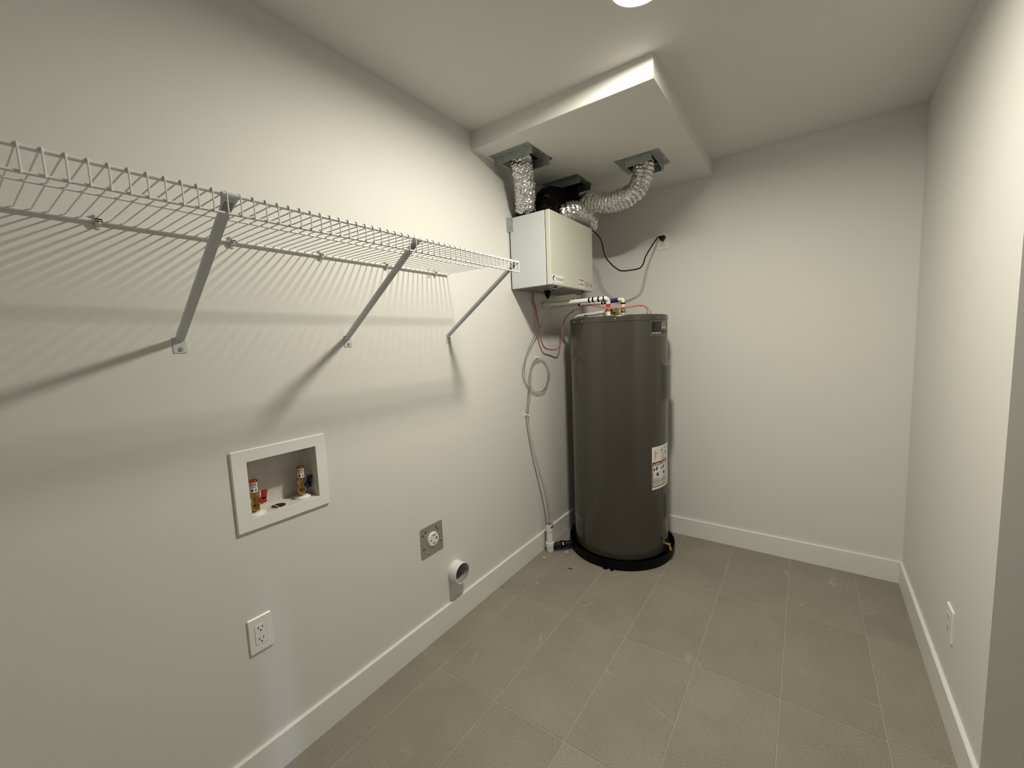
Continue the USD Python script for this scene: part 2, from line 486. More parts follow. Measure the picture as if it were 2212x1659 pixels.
CLIPS = [(-2.689, 'leftmost'), (-2.398, 'second from the left'), (-2.117, 'third from the left'), (-1.835, 'fourth from the left'), (-1.560, 'last before the far end')]
for y, where in CLIPS:
    t = thing('shelf_clip', 'small white plastic wall clip under the shelf back rail, ' + where, 'shelf clip', (0, y, ZW - 0.02))
    zc = ZW - RW - 0.0036
    obj('base', put(rrect(0.011, 0.032, 0.004, 0.004, 0.001), (0, y, zc - 0.002), (0, 1, 0), (0, 0, 1), (1, 0, 0)), 'clip_plastic', t)
    hook = [(0.0032, zc - 0.009), (0.010, zc - 0.0075), (0.0150, zc - 0.002), (0.0150, zc + 0.003), (0.0125, zc + 0.0065)]
    obj('hook', [trimesh.convex.convex_hull(np.array([(a[0] + e, y + s * 0.0065, a[1] + q) for a in (p, r) for s in (-1, 1) for q in (-0.0014, 0.0014) for e in (-0.0013, 0.0013)])) for p, r in zip(hook, hook[1:])], 'clip_plastic', t)
    obj('wing', trimesh.convex.convex_hull(np.array([(0.002, y - 0.008, zc + 0.012), (0.002, y + 0.001, zc + 0.006), (0.002, y - 0.001, zc + 0.018), (0.009, y - 0.009, zc + 0.016), (0.009, y - 0.002, zc + 0.019), (0.006, y + 0.001, zc + 0.006)])), 'clip_plastic', t)
    obj('pin', cyl((0.0145, y + 0.001, zc - 0.005), (0.0175, y + 0.001, zc - 0.005), 0.0028, 12), 'clip_plastic', t)
y = -1.594
t = thing('screw_anchor', 'white anchor clip with a dark open screw hole at the end of the back rail', 'anchor', (0, y, 1.73))
zc = ZW - RW - 0.0036
obj('clip', [put(rrect(0.013, 0.018, 0.005, 0.004, 0.001), (0, y, zc - 0.014), (0, 1, 0), (0, 0, 1), (1, 0, 0)), put(rrect(0.010, 0.012, 0.004, 0.004, 0.001), (0, y, zc + 0.013), (0, 1, 0), (0, 0, 1), (1, 0, 0)), box(0.001, y - 0.003, zc - 0.016, 0.0042, y + 0.003, zc + 0.012)], 'clip_plastic', t)
obj('screw_hole', [cyl((0.0038, y, zc - 0.0125), (0.0043, y, zc - 0.0125), 0.0036, 14), cyl((0.0038, y, zc + 0.0135), (0.0043, y, zc + 0.0135), 0.0026, 12)], 'hole_dark', t)

# ------------------------------------------------------------------ laundry outlet box
y0, y1, z0, z1 = LB
t = thing('laundry_box', 'white recessed laundry outlet box with a broad flat frame in the left wall', 'outlet box', (0, (y0 + y1) / 2, z0))
FY0, FY1, FZ0, FZ1 = -2.4700, -2.1660, 0.8465, 1.1100
fr = manif(box(0, FY0, FZ0, 0.0085, FY1, FZ1, 0.003)) - manif(box(-0.02, y0, z0, 0.03, y1, z1))
obj('frame', fr, 'box_plastic', t, smooth=False)
D = 0.085
rc = manif(box(-D - 0.003, y0 - 0.003, z0 - 0.003, 0.001, y1 + 0.003, z1 + 0.003)) - manif(box(-D, y0, z0, 0.03, y1, z1))
obj('recess', rc, 'recess_plastic', t, smooth=False)
ym = -2.329
dr = manif(cyl((-0.030, ym, z0 + 0.0), (-0.030, ym, z0 + 0.0012), 0.027, 40)) - manif(cyl((-0.030, ym, z0 - 0.01), (-0.030, ym, z0 + 0.01), 0.0225, 40))
obj('drain_ring', dr, 'recess_plastic', t)
obj('drain_hole', cyl((-0.030, ym, z0 - 0.001), (-0.030, ym, z0 + 0.0008), 0.0225, 32), 'hole_dark', t, label='dark open drain hole')
obj('drain_rib', box(-0.054, ym - 0.0075, z0 + 0.0003, -0.006, ym - 0.0045, z0 + 0.0014), 'recess_plastic', t)


def valve(y, x, colour, label):
    t = thing('supply_valve', label, 'valve', (x, y, z0))
    zb = z0
    P = lambda z: np.array([x, y, zb + z])
    obj('nut_ring', [lathe([(0, 0), (0.027, 0), (0.027, 0.7), (0.025, 1), (0, 1)], P(0), P(0.006), 32), lathe([(0.019, 0), (0.019, 1), (0, 1)], P(0.006), P(0.0095), 24)], 'box_plastic', t)
    H1 = 0.060
    obj('body', [lathe([(0, 0), (0.0100, 0), (0.0112, 0.05), (0.0112, 0.2), (0.0100, 0.25), (0.0098, 0.72), (0.0105, 0.78), (0, 0.8)], P(0.007), P(0.007 + H1), 24),
                 lathe([(0, 0), (0.0135, 0.0), (0.0145, 0.15), (0.0145, 0.85), (0.0125, 1), (0, 1)], P(0.052), P(0.070), 8)], 'brass', t, smooth=35)
    # side outlet with a socket hole, pointing into the room
    o = P(0.034)
    d = np.array([0.80, -0.42, -0.03]) * 1.0
    d /= np.linalg.norm(d)
    obj('outlet', [lathe([(0, 0), (0.010, 0), (0.010, 0.55), (0.0140, 0.6), (0.0145, 0.95), (0.0125, 1), (0.0090, 1), (0.0085, 0.9), (0, 0.88)], o, o + d * 0.0215, 28)], 'brass', t)
    obj('outlet_hole', lathe([(0, 0), (0.0042, 0), (0.0042, 1), (0, 1)], o + d * 0.0186, o + d * 0.0194, 5), 'slot_dark', t, label='dark star-shaped hole')
    # lever handle standing to the side
    h = P(0.040) + [0.004, 0.0035, 0]
    hd = [trimesh.convex.convex_hull(np.array([h + [sx * 0.005, 0.0, 0.0], h + [sx * 0.005, 0.012, -0.008], h + [sx * 0.005, 0.026, -0.006], h + [sx * 0.005, 0.027, 0.012], h + [sx * 0.005, 0.016, 0.010], h + [sx * 0.005, 0.0, 0.004]]) if False else np.array([h + [sx * 0.006, dy, dz] for sx in (-1, 1) for dy, dz in ((0.0, -0.002), (0.0, 0.004), (0.012, -0.010), (0.028, -0.007), (0.026, 0.010), (0.014, 0.010))])),
          trimesh.convex.convex_hull(np.array([h + [sx * 0.006, dy, dz] for sx in (-1, 1) for dy, dz in ((0.014, 0.004), (0.027, 0.006), (0.033, 0.033), (0.020, 0.033))]))]
    obj('handle', hd, colour, t, smooth=False, label=('red' if 'red' in colour else 'blue') + ' lever handle')
    c = obj('arrestor', lathe([(0, 0), (0.0118, 0), (0.0122, 0.05), (0.0122, 0.93), (0.0110, 0.98), (0.006, 1), (0, 1)], P(0.069), P(0.115), 28), 'copper', t, label='copper hammer arrestor')
    # printed sticker wrapped on the side that faces the room
    th = np.radians(np.linspace(-75, 35, 13))
    R = 0.01235

    def wrap(a0, a1, q0, q1, r):
        aa = np.radians(np.linspace(a0, a1, 9))
        V = [(x + r * math.cos(a), y + r * math.sin(a), zb + q) for a in aa for q in (q0, q1)]
        Fc = []
        for i in range(len(aa) - 1):
            Fc += [(2 * i, 2 * i + 2, 2 * i + 3), (2 * i, 2 * i + 3, 2 * i + 1)]
        return trimesh.Trimesh(np.array(V), np.array(Fc), process=False)
    obj('sticker', wrap(-85, 40, 0.074, 0.107, R), 'label_white', c)
    obj('sticker_print', [wrap(-70, -38, 0.0985, 0.1045, R + .0001), wrap(-30, -12, 0.0985, 0.1045, R + .0001), wrap(-8, 20, 0.0985, 0.1045, R + .0001)], 'label_orange', c)
    obj('sticker_text', [wrap(-68, 25, q, q + 0.0011, R + .0001) for q in (0.0955, 0.093, 0.0905)] + [wrap(-62, -32, 0.0775, 0.0865, R + .0001), wrap(-4, 16, 0.078, 0.086, R + .0001)], 'logo_blue', c)


valve(-2.4010, -0.024, 'red_plastic', 'brass supply valve with a red lever inside the laundry box')
valve(-2.2420, -0.036, 'blue_plastic', 'brass supply valve with a dark blue lever inside the laundry box')

# ------------------------------------------------------------------ dryer receptacle
yc, zc = -1.6795, 0.4945
t = thing('dryer_receptacle', 'grey steel cover plate with a round white four-slot dryer socket', 'power socket', (0, yc, zc))
PW, PH = 0.139, 0.144
pl = manif(rrect(PW, PH, 0.008, 0.0024))
cut = []
# slots and notches (centre offset dy, dz, width, height)
for dy, dz, w, h in ((-0.061, 0.037, 0.022, 0.0055), (-0.057, -0.030, 0.022, 0.0055), (0.054, -0.030, 0.014, 0.0055)):
    cut.append(box(dy - w / 2, dz - h / 2, -0.01, dy + w / 2, dz + h / 2, 0.01))
for dy, dz, r in ((-0.038, 0.046, 0.0045), (0.029, 0.045, 0.0045), (0.040, 0.036, 0.0035)):
    cut.append(cyl((dy, dz, -0.01), (dy, dz, 0.01), r, 14))
for dy, dz, w, h in ((-0.0700, 0.037, 0.012, 0.004), (-0.030, -0.070, 0.004, 0.018), (0.036, -0.070, 0.004, 0.018), (-0.0385, 0.053, 0.002, 0.012), (0.0285, 0.053, 0.002, 0.012)):
    cut.append(box(dy - w / 2, dz - h / 2, -0.01, dy + w / 2, dz + h / 2, 0.01))
for c in cut:
    pl = pl - manif(c)
fr = ((0, 1, 0), (0, 0, 1), (1, 0, 0))
obj('cover_plate', put(pl, (0.0012, yc, zc), *fr), 'steel_plate', t, smooth=False)
obj('box_shadow_gap', put(rrect(0.118, 0.124, 0.004, 0.0008), (0.0002, yc, zc), *fr), 'slot_dark', t, smooth=False)
cc = (0.0036, yc + 0.0035, zc + 0.0015)
obj('socket_face', lathe([(0, 0), (0.0335, 0), (0.0335, 0.30), (0.0315, 0.32), (0.0310, 0.95), (0.0295, 1.0), (0, 1.0)], cc, (cc[0] + 0.0085, cc[1], cc[2]), 48), 'white_plastic', t, label='round white socket face')
for dy, dz, w, h in ((0.001, 0.019, 0.017, 0.0034), (0.001, -0.019, 0.017, 0.0034), (-0.0165, -0.001, 0.0062, 0.0062), (0.0170, 0.001, 0.008, 0.009)):
    obj('slot', box(cc[0] + 0.0083, cc[1] + dy - w / 2, cc[2] + dz - h / 2, cc[0] + 0.0088, cc[1] + dy + w / 2, cc[2] + dz + h / 2), 'slot_dark', t, smooth=False)
for dy, dz in ((-0.029, -0.055), (0.037, -0.055)):
    o = np.array([0.0034, yc + dy, zc + dz])
    obj('screw', lathe([(0.0045, 0), (0.004, 0.7), (0, 1)], o, o + [0.0025, 0, 0], 14), 'screw_metal', t)

# ------------------------------------------------------------------ dryer vent stub
t = thing('dryer_vent', 'short white round vent pipe sticking out of the left wall above the baseboard', 'vent pipe', (0, VY, VZ))
obj('pipe', lathe([(VR, -0.2), (VR, 0.97), (VR - 0.0006, 1), (VR - 0.002, 1), (VR - 0.0022, 0.98), (VR - 0.0022, 0.4)], (0, VY, VZ), (0.052, VY, VZ), 56), 'white_plastic', t)
obj('liner', lathe([(VR - 0.0024, 0.985), (VR - 0.0045, 0.97), (VR - 0.0045, -0.55), (VR - 0.0065, -0.58), (VR - 0.0045, -0.62), (VR - 0.0045, -2.05), (0, -2.05)], (0, VY, VZ), (0.052, VY, VZ), 48), 'alu_duct', t)
obj('caulk', sweep(spline([(0.053, VY - 0.048, VZ - 0.014), (0.0545, VY - 0.043, VZ - 0.026), (0.0535, VY - 0.032, VZ - 0.039), (0.053, VY - 0.014, VZ - 0.0485)], 0.006), 0.0026, 8), 'white_plastic', t)
obj('wall_collar', lathe([(VR + 0.0002, 0), (VR + 0.0022, 0), (VR + 0.0012, 1), (VR + 0.0002, 1)], (0, VY, VZ), (0.003, VY, VZ), 48), 'wall_paint', t)


# ------------------------------------------------------------------ wall receptacles
def receptacle(o, U, N, w, h, label, decora=True, plate=0.0058):
    o = np.asarray(o, float)
    fr = (U, (0, 0, 1), N)
    t = thing('wall_outlet', label, 'wall outlet', o)
    obj('cover_plate', put(rrect(w, h, 0.003, plate, 0.0022), o, *fr), 'white_plastic', t, smooth=False)
    s = w / 0.070
    if decora:
        gap = rrect(0.0352 * s, 0.0672 * s, 0.002, 0.0002)
        obj('seam', put(gap, o + np.array(N) * plate, *fr), 'label_lightgrey', t, smooth=False)
        obj('face', put(rrect(0.0336 * s, 0.0656 * s, 0.0018, 0.0011, 0.0003), o + np.array(N) * plate, *fr), 'white_plastic', t, smooth=False)
        zs, top = (0.0185 * s, -0.0185 * s), plate + 0.0011
        tops = (0.0465 * s, -0.0465 * s)
    else:
        zs, top = (0.0195 * s, -0.0195 * s), plate + 0.0010
        tops = (0.047 * s, -0.047 * s)
        for dz in zs:
            obj('face', put(manif(lathe([(0, 0), (0.0172 * s, 0), (0.0172 * s, 1), (0, 1)], (0, 0, 0), (0, 0, 0.001), 32)) ^ manif(box(-0.03, -0.0145 * s, -0.01, 0.03, 0.0145 * s, 0.01)), o + np.array(N) * plate + [0, 0, dz], *fr), 'white_plastic', t, smooth=False)
    for dz in zs:
        for dx, dd, ww, hh in ((-0.0062, 0.004, 0.0022, 0.0082), (0.0062, 0.004, 0.0022, 0.0070), (0.0, -0.0062, 0.0046, 0.0042)):
            obj('slot', put(box((dx - ww / 2) * s, (dd - hh / 2) * s, 0, (dx + ww / 2) * s, (dd + hh / 2) * s, 0.00025), o + np.array(N) * top + [0, 0, dz], *fr), 'slot_dark', t, smooth=False)
    for dz in tops:
        q = o + np.array(N) * (plate - 0.0004) + [0, 0, dz]
        obj('screw', lathe([(0.0028 * s, 0), (0.0024 * s, 0.8), (0, 1)], q, q + np.array(N) * 0.0012, 12), 'white_plastic', t)
    return t


receptacle((0, -2.4372, 0.5015), (0, 1, 0), (1, 0, 0), 0.0712, 0.1180, 'white double wall outlet low on the left wall, under the laundry box')
yr = -0.960
xr = W + SK * yr
U = np.array([SK, 1, 0]) / math.hypot(1, SK)
receptacle((xr, yr, 0.350), tuple(-U), (nr[0], nr[1], 0), 0.0800, 0.1200, 'white wall outlet low on the right wall', plate=0.0065)
receptacle((0.6155, 0, 2.0500), (1, 0, 0), (0, -1, 0), 0.0710, 0.1100, 'white wall outlet high on the back wall with a black plug in it', decora=True, plate=0.005)

# ------------------------------------------------------------------ sheet metal boots in the soffit
SPEC = [('leftmost galvanized duct boot in the soffit with a straight silver duct below', 'nf'), ('middle galvanized duct boot in the soffit, half hidden behind the black duct', 'nf'), ('right galvanized duct boot in the soffit where the long curved silver duct ends', 'nfrl')]
for b, (lab, tabs) in zip(BOOTS, SPEC):
    x0, ya, x1, yb = b
    t = thing('duct_boot', lab, 'duct boot', ((x0 + x1) / 2, (ya + yb) / 2, SZ))
    h = hole_of(b)
    pl = manif(box(x0, ya, SZ - 0.0016, x1, yb, SZ - 0.0001)) - manif(box(h[0] + .001, h[1] + .001, SZ - 0.02, h[2] - .001, h[3] - .001, SZ + 0.02))
    obj('plate', pl, 'galvanized', t, smooth=False)
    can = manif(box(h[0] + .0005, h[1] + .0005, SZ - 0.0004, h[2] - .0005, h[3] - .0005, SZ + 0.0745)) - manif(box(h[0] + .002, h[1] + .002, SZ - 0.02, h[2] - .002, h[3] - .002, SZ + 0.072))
    obj('can', can, 'shaded_galvanized', t, smooth=False)
    zt, zb = SZ - 0.0012, SZ - 0.0385
    if 'n' in tabs:
        yn = ya + 0.043 if tabs == 'nf' else ya + 0.026
        if tabs == 'nf':
            obj('near_tab', box(x0 + 0.002, yn - 0.0006, zb, x1 - 0.002, yn + 0.0006, zt), 'galvanized', t, smooth=False)
        else:
            obj('near_tab', trimesh.convex.convex_hull(np.array([(x0 + 0.050, yn + s, zt) for s in (-.0006, .0006)] + [(x1 - 0.047, yn + s, zt) for s in (-.0006, .0006)] + [(x0 + 0.060, yn + s, zb - 0.006) for s in (-.0006, .0006)] + [(x1 - 0.042, yn + s, zb) for s in (-.0006, .0006)])), 'galvanized', t, smooth=False)
        obj('seam', box(x0 + 0.004, yn - 0.0012, SZ - 0.0145, x1 - 0.004, yn - 0.0006, SZ - 0.0135) if tabs == 'nf' else box(x0 + 0.056, yn - 0.0012, SZ - 0.0185, x1 - 0.048, yn - 0.0006, SZ - 0.0175), 'steel_plate', t, smooth=False)
    if 'f' in tabs:
        yn = yb - 0.030 if tabs == 'nf' else yb - 0.018
        obj('far_tab', box(x0 + 0.07, yn - 0.0006, zb, x1 - (0.004 if tabs == 'nf' else 0.045), yn + 0.0006, zt), 'galvanized', t, smooth=False)
    if 'r' in tabs:
        xx = x1 - 0.034
        obj('side_tab', trimesh.convex.convex_hull(np.array([(xx + s, ya + 0.010, zt) for s in (-.0006, .0006)] + [(xx + s, yb - 0.012, zt) for s in (-.0006, .0006)] + [(xx + 0.004 + s, yb - 0.020, zb - 0.012) for s in (-.0006, .0006)] + [(xx + s, ya + 0.014, SZ - 0.012) for s in (-.0006, .0006)])), 'galvanized', t, smooth=False)
    if 'l' in tabs:
        xx = x0 + 0.050
        obj('side_tab', trimesh.convex.convex_hull(np.array([(xx + s, ya + 0.018, zt) for s in (-.0006, .0006)] + [(xx + s, yb - 0.02, zt) for s in (-.0006, .0006)] + [(xx + s, ya + 0.03, SZ - 0.026) for s in (-.0006, .0006)] + [(xx + s, yb - 0.03, SZ - 0.026) for s in (-.0006, .0006)])), 'galvanized', t, smooth=False)
    for dx, dy in ((0.030, 0.012), (0.030, 0.028)):
        if tabs == 'nf':
            o = np.array([x1 - dx, ya + dy, SZ - 0.0016])
            obj('hole', cyl(o, o - [0, 0, 0.0003], 0.0028, 10), 'slot_dark', t)
    o = np.array([x1 - 0.001, (ya + yb) / 2 + 0.02, SZ])
    obj('fixing_screw', lathe([(0.005, 0), (0.004, 0.6), (0, 1)], o - [0.006, 0, 0.0016], o - [0.006, 0, 0.0055], 12), 'screw_metal', t)

# ------------------------------------------------------------------ ventilation cabinet
CX0, CX1, DX0, DX1 = 0.012, 0.2425, 0.2460, 0.2730
CY0, CY1, CZ0, CZ1 = -0.9400, -0.3860, 1.7200, 2.1240
t = thing('ventilation_unit', 'pale grey metal ventilation cabinet hung on the left wall under the ducts', 'ventilation unit', (0.01, CY0, CZ0))
obj('cabinet', box(CX0, CY0, CZ0, CX1, CY1, CZ1, 0.002), 'cabinet_paint', t, smooth=False)
obj('shaded_bottom_panel', box(CX0 + 0.002, CY0 + 0.002, CZ0 - 0.0012, CX1 - 0.001, CY1 - 0.002, CZ0), 'shaded_underside', t, smooth=False)  # thin added panel, coloured dark for the shade under the cabinet
obj('back_plate', box(0.0002, CY0 + 0.004, CZ0 + 0.002, 0.0100, CY1 - 0.004, CZ1 - 0.002), 'slot_dark', t, smooth=False)
obj('rear_flange', box(0.0095, CY0 - 0.0005, CZ0, 0.0125, CY1, CZ1), 'cabinet_paint', t, smooth=False)
obj('gasket', box(CX1, CY0 + 0.003, CZ0 + 0.003, DX0, CY1 - 0.003, CZ1 - 0.003), 'slot_dark', t, smooth=False)
dp = obj('door', box(DX0, CY0 + 0.0005, CZ0, DX1, CY1 - 0.0005, CZ1, 0.0025), 'door_paint', t, smooth=False, label='warm grey hinged front door of the cabinet')
FR = ((0, 1, 0), (0, 0, 1), (1, 0, 0))
xf = DX1 + 0.0002
obj('sticker', put(rrect(0.132, 0.042, 0.002, 0.0003), (DX1, -0.8625, 1.7560), *FR), 'label_white', dp, smooth=False, label='white maker sticker')
# crescent mark: disc minus an offset disc
cres = shapely.Point(0, 0).buffer(0.0150, 32).difference(shapely.Point(0.0072, -0.0022).buffer(0.0108, 32))
obj('sticker_logo', put(trimesh.creation.extrude_polygon(cres, 0.0002, engine='earcut'), (DX1 + 0.0003, -0.9068, 1.7562), *FR), 'logo_blue', dp, smooth=False)
obj('sticker_lettering', put(fit_text('fantech', 0.086, 0.0205, False, 0.0002), (DX1 + 0.0003, -0.8845, 1.7465), *FR), 'logo_text', dp, smooth=False)
obj('caution_sticker', put(rrect(0.0725, 0.0550, 0.001, 0.0003), (DX1, -0.5575, 1.7595), *FR), 'label_white', dp, smooth=False)
for zz in (1.7790, 1.7525):
    obj('caution_band', put(box(-0.031, -0.0033, 0, 0.031, 0.0033, 0.0002), (DX1 + 0.0003, -0.5575, zz), *FR), 'label_orange', dp, smooth=False)
obj('caution_print', [put(box(-0.026 + 0.002 * (k % 2), -0.0006, 0, 0.026 - 0.003 * (k % 3), 0.0006, 0.0002), (DX1 + 0.0003, -0.5575, zz), *FR) for k, zz in enumerate((1.7725, 1.7695, 1.7665, 1.7635, 1.7455, 1.7425, 1.7395))], 'label_lightgrey', dp, smooth=False)
obj('rating_print', [put(box(-w / 2, -0.0014, 0, w / 2, 0.0014, 0.0002), (DX1 + 0.00005, -0.516 + w / 2 + o, zz), *FR) for w, o, zz in ((0.074, 0, 1.7715), (0.070, 0.002, 1.7635), (0.066, 0.005, 1.7560), (0.060, 0.010, 1.7480))] + [put(box(-0.0012 * q, -0.0125, 0, 0.0012 * q, 0.0125, 0.0002), (DX1 + 0.00005, -0.424 + o, 1.7575), *FR) for o, q in ((0, 1.6), (0.0052, 1), (0.0100, 1.8), (0.0150, 1.2))], 'label_grey', dp, smooth=False)
obj('hanging_bracket', [box(0.0015, CY0 - 0.0022, CZ1 - 0.078, 0.0300, CY0 - 0.0002, CZ1 + 0.003), box(0.0002, CY0 - 0.0205, CZ1 - 0.078, 0.0022, CY0 - 0.0002, CZ1 + 0.001)], 'galvanized', t, smooth=False)
for zz, r in ((CZ1 - 0.022, 0.0055), (CZ1 - 0.056, 0.0026)):
    o = np.array([0.015, CY0 - 0.0022, zz])
    obj('bracket_screw' if r > .003 else 'bracket_hole', lathe([(r, 0), (r * 0.8, 0.7), (0, 1)], o, o - [0, 0.0025 if r > .003 else 0.0003, 0], 14), 'screw_metal' if r > .003 else 'slot_dark', t)
for yy in (-0.8300, -0.4800):
    la = obj('latch', [box(0.200, yy - 0.018, CZ0 - 0.004, 0.236, yy + 0.018, CZ0), box(0.246, yy - 0.012, CZ0 - 0.006, 0.270, yy + 0.012, CZ0)], 'steel_plate', t, smooth=False)
    obj('latch_wire', sweep(spline([(0.262, yy - 0.011, CZ0 - 0.005), (0.235, yy - 0.012, CZ0 - 0.012), (0.206, yy - 0.010, CZ0 - 0.015), (0.202, yy, CZ0 - 0.016), (0.206, yy + 0.010, CZ0 - 0.015), (0.235, yy + 0.012, CZ0 - 0.012), (0.262, yy + 0.011, CZ0 - 0.005)], 0.006), 0.0018, 8), 'screw_metal', la)
    obj('latch_lever', [box(0.196, yy - 0.010, CZ0 - 0.019, 0.226, yy + 0.010, CZ0 - 0.016), box(0.240, yy - 0.016, CZ0 - 0.010, 0.250, yy - 0.010, CZ0), box(0.240, yy + 0.010, CZ0 - 0.010, 0.250, yy + 0.016, CZ0)], 'slot_dark', la, smooth=False)
o = np.array([0.112, -0.707, CZ0])
obj('drain_fitting', [lathe([(0, 0), (0.0200, 0), (0.0200, 0.3), (0.0165, 0.36), (0.0165, 0.62), (0.011, 0.70), (0.011, 0.74), (0.0125, 0.78), (0.008, 1), (0, 1)], o, o - [0, 0, 0.048], 24)], 'black_plastic', t)
obj('duct_collar', lathe([(0, 0), (0.0640, 0), (0.0640, 1), (0.060, 1), (0.060, 0.2), (0, 0.2)], (0.0760, -0.868, CZ1), (0.0760, -0.868, CZ1 + 0.030), 40), 'black_plastic', t)
obj('duct_collar', lathe([(0, 0), (0.0640, 0), (0.0640, 1), (0.060, 1), (0.060, 0.2), (0, 0.2)], (0.1500, -0.765, CZ1), (0.1500, -0.765, CZ1 + 0.030), 40), 'black_plastic', t)
obj('duct_collar', lathe([(0, 0), (0.0640, 0), (0.0640, 1), (0, 1)], (0.132, -0.590, CZ1), (0.132, -0.590, CZ1 + 0.02), 40), 'black_plastic', t)


# ------------------------------------------------------------------ flexible ducts
def duct(name, pts, R, pitch, label, material, amp=0.07, crink=0.0035, seed=1, sides=96, ds=0.0023, helix=True):
    path = spline(pts, ds)
    # even spacing
    s = np.r_[0, np.cumsum(np.linalg.norm(np.diff(path, axis=0), axis=1))]
    q = np.arange(0, s[-1], ds)
    path = np.stack([np.interp(q, s, path[:, k]) for k in range(3)], 1)

    def rad(si, th):
        ph = si / pitch + (th / (2 * np.pi) if helix else 0)
        ridge = np.abs(np.sin(np.pi * ph)) ** 0.7
        g = np.stack([np.cos(th) * R * 80 + seed * 9, np.sin(th) * R * 80, np.full_like(th, si * 105)], 1)
        g2 = np.stack([np.cos(th) * R * 190 + seed * 5, np.sin(th) * R * 190, np.full_like(th, si * 210)], 1)
        return R * (1 - amp * (1 - ridge)) + crink * (meshkit.noise(g, seed) - 0.5) * 2 + crink * 0.6 * (meshkit.noise(g2, seed + 3) - 0.5) * 2
    m = sweep(path, R, sides, True, rad)
    obj(name, m, material, smooth=22, label=label, cat='duct')


duct('silver_duct', [(0.150, -1.012, 2.420), (0.150, -1.005, 2.370), (0.146, -0.985, 2.310), (0.132, -0.955, 2.250), (0.104, -0.912, 2.195), (0.080, -0.876, 2.160), (0.0760, -0.868, 2.128)], 0.0575, 0.040,
     'short straight crinkled silver foil duct standing on the ventilation cabinet', 'foil', amp=0.10, crink=0.0055, seed=2)
duct('silver_duct', [(0.650, -0.510, 2.430), (0.652, -0.510, 2.375), (0.641, -0.510, 2.305), (0.603, -0.510, 2.250), (0.535, -0.510, 2.224), (0.438, -0.510, 2.222), (0.355, -0.508, 2.246), (0.290, -0.478, 2.264), (0.232, -0.420, 2.262), (0.172, -0.350, 2.250), (0.132, -0.290, 2.228), (0.140, -0.252, 2.200),
                      (0.190, -0.262, 2.182), (0.228, -0.320, 2.190), (0.242, -0.400, 2.208), (0.243, -0.500, 2.206), (0.240, -0.595, 2.196), (0.205, -0.640, 2.178), (0.150, -0.612, 2.155), (0.132, -0.590, 2.127)], 0.0595, 0.0205,
     'long ribbed silver foil duct curving from the right boot down to the cabinet', 'foil', amp=0.14, crink=0.0034, seed=5, sides=96)
duct('black_duct', [(0.150, -0.765, 2.128), (0.150, -0.768, 2.190), (0.148, -0.740, 2.240), (0.146, -0.680, 2.266), (0.150, -0.600, 2.275), (0.156, -0.535, 2.292), (0.160, -0.497, 2.335), (0.161, -0.490, 2.400), (0.161, -0.490, 2.450)], 0.0715, 0.060,
     'fat black plastic-wrapped duct rising from the cabinet to the middle boot', 'black_film', amp=0.05, crink=0.005, seed=8, sides=56)

# ------------------------------------------------------------------ power cord and plug
P = [(0.215, -0.405, 2.1285), (0.235, -0.392, 2.138), (0.258, -0.379, 2.1285), (0.284, -0.373, 2.104), (0.314, -0.367, 2.067), (0.33, -0.361, 2.028), (0.336, -0.354, 1.981), (0.349, -0.348, 1.936), (0.379, -0.342, 1.894), (0.413, -0.336, 1.859), (0.447, -0.33, 1.839), (0.501, -0.312, 1.838), (0.546, -0.277, 1.848), (0.557, -0.238, 1.878), (0.556, -0.192, 1.924), (0.562, -0.15, 1.965), (0.578, -0.11, 2.013), (0.594, -0.07, 2.056), (0.602, -0.034, 2.0785), (0.612, -0.024, 2.077)]
t = thing('power_cord', 'black power cord hanging from the ventilation cabinet to the back wall outlet', 'power cord', P[0])
obj('cable', sweep(spline(P, 0.006), 0.0042, 10), 'black_rubber', t)
pg = np.array([0.6170, -0.0065, 2.0735])
obj('plug', trimesh.convex.convex_hull(np.array([pg + np.array(v) * 1.3 for v in ([-0.014, 0, 0.007], [0.014, 0, 0.009], [0.017, 0, -0.002], [0.003, 0, -0.022], [-0.013, 0, -0.008], [-0.013, -0.018, 0.007], [0.010, -0.020, 0.008], [0.013, -0.020, -0.003], [0.002, -0.018, -0.019], [-0.013, -0.018, -0.005])])), 'black_rubber', t, smooth=False)

# ------------------------------------------------------------------ water heater
TXc, TYc, TR, TH = 0.428, -0.365, 0.304, 1.541
t = thing('water_heater', 'tall dark grey cylindrical water heater in the back left corner', 'water heater', (TXc, TYc, 0))
A = lambda z: (TXc, TYc, z)


def turn(prof, n=128):
    return lathe([(r, z) for r, z in prof], A(0), A(1), n)


obj('jacket', turn([(0, 0.045), (TR - 0.012, 0.045), (TR - 0.002, 0.052), (TR, 0.062), (TR, TH - 0.034), (TR - 0.002, TH - 0.032), (0, TH - 0.032)]), 'tank_paint', t, smooth=35)
obj('lid', turn([(0, TH - 0.0355), (TR + 0.0022, TH - 0.0355), (TR + 0.0026, TH - 0.034), (TR + 0.0026, TH - 0.008), (TR - 0.001, TH - 0.002), (TR - 0.006, TH), (0, TH)]), 'tank_paint', t, smooth=35)
obj('base_ring', turn([(0, 0.0045), (TR - 0.020, 0.0045), (TR - 0.018, 0.046), (0, 0.046)], 96), 'black_plastic', t, smooth=35)


def wrapc(m, a0, zc, r, seg=0.012):
    """bend a flat mesh (x = arc length, y = height, z = outwards) round the tank"""
    m = arr(m).copy()
    if len(m.faces) < 4000:
        v, f = trimesh.remesh.subdivide_to_size(m.vertices, m.faces, seg, max_iter=12)
        m = trimesh.Trimesh(v, f, process=False)
    x, y, z = m.vertices.T
    a = math.radians(a0) + x / r
    rr = r + z
    m.vertices = np.stack([TXc + rr * np.cos(a), TYc + rr * np.sin(a), zc + y], 1)
    return m


RAD = math.pi / 180 * TR


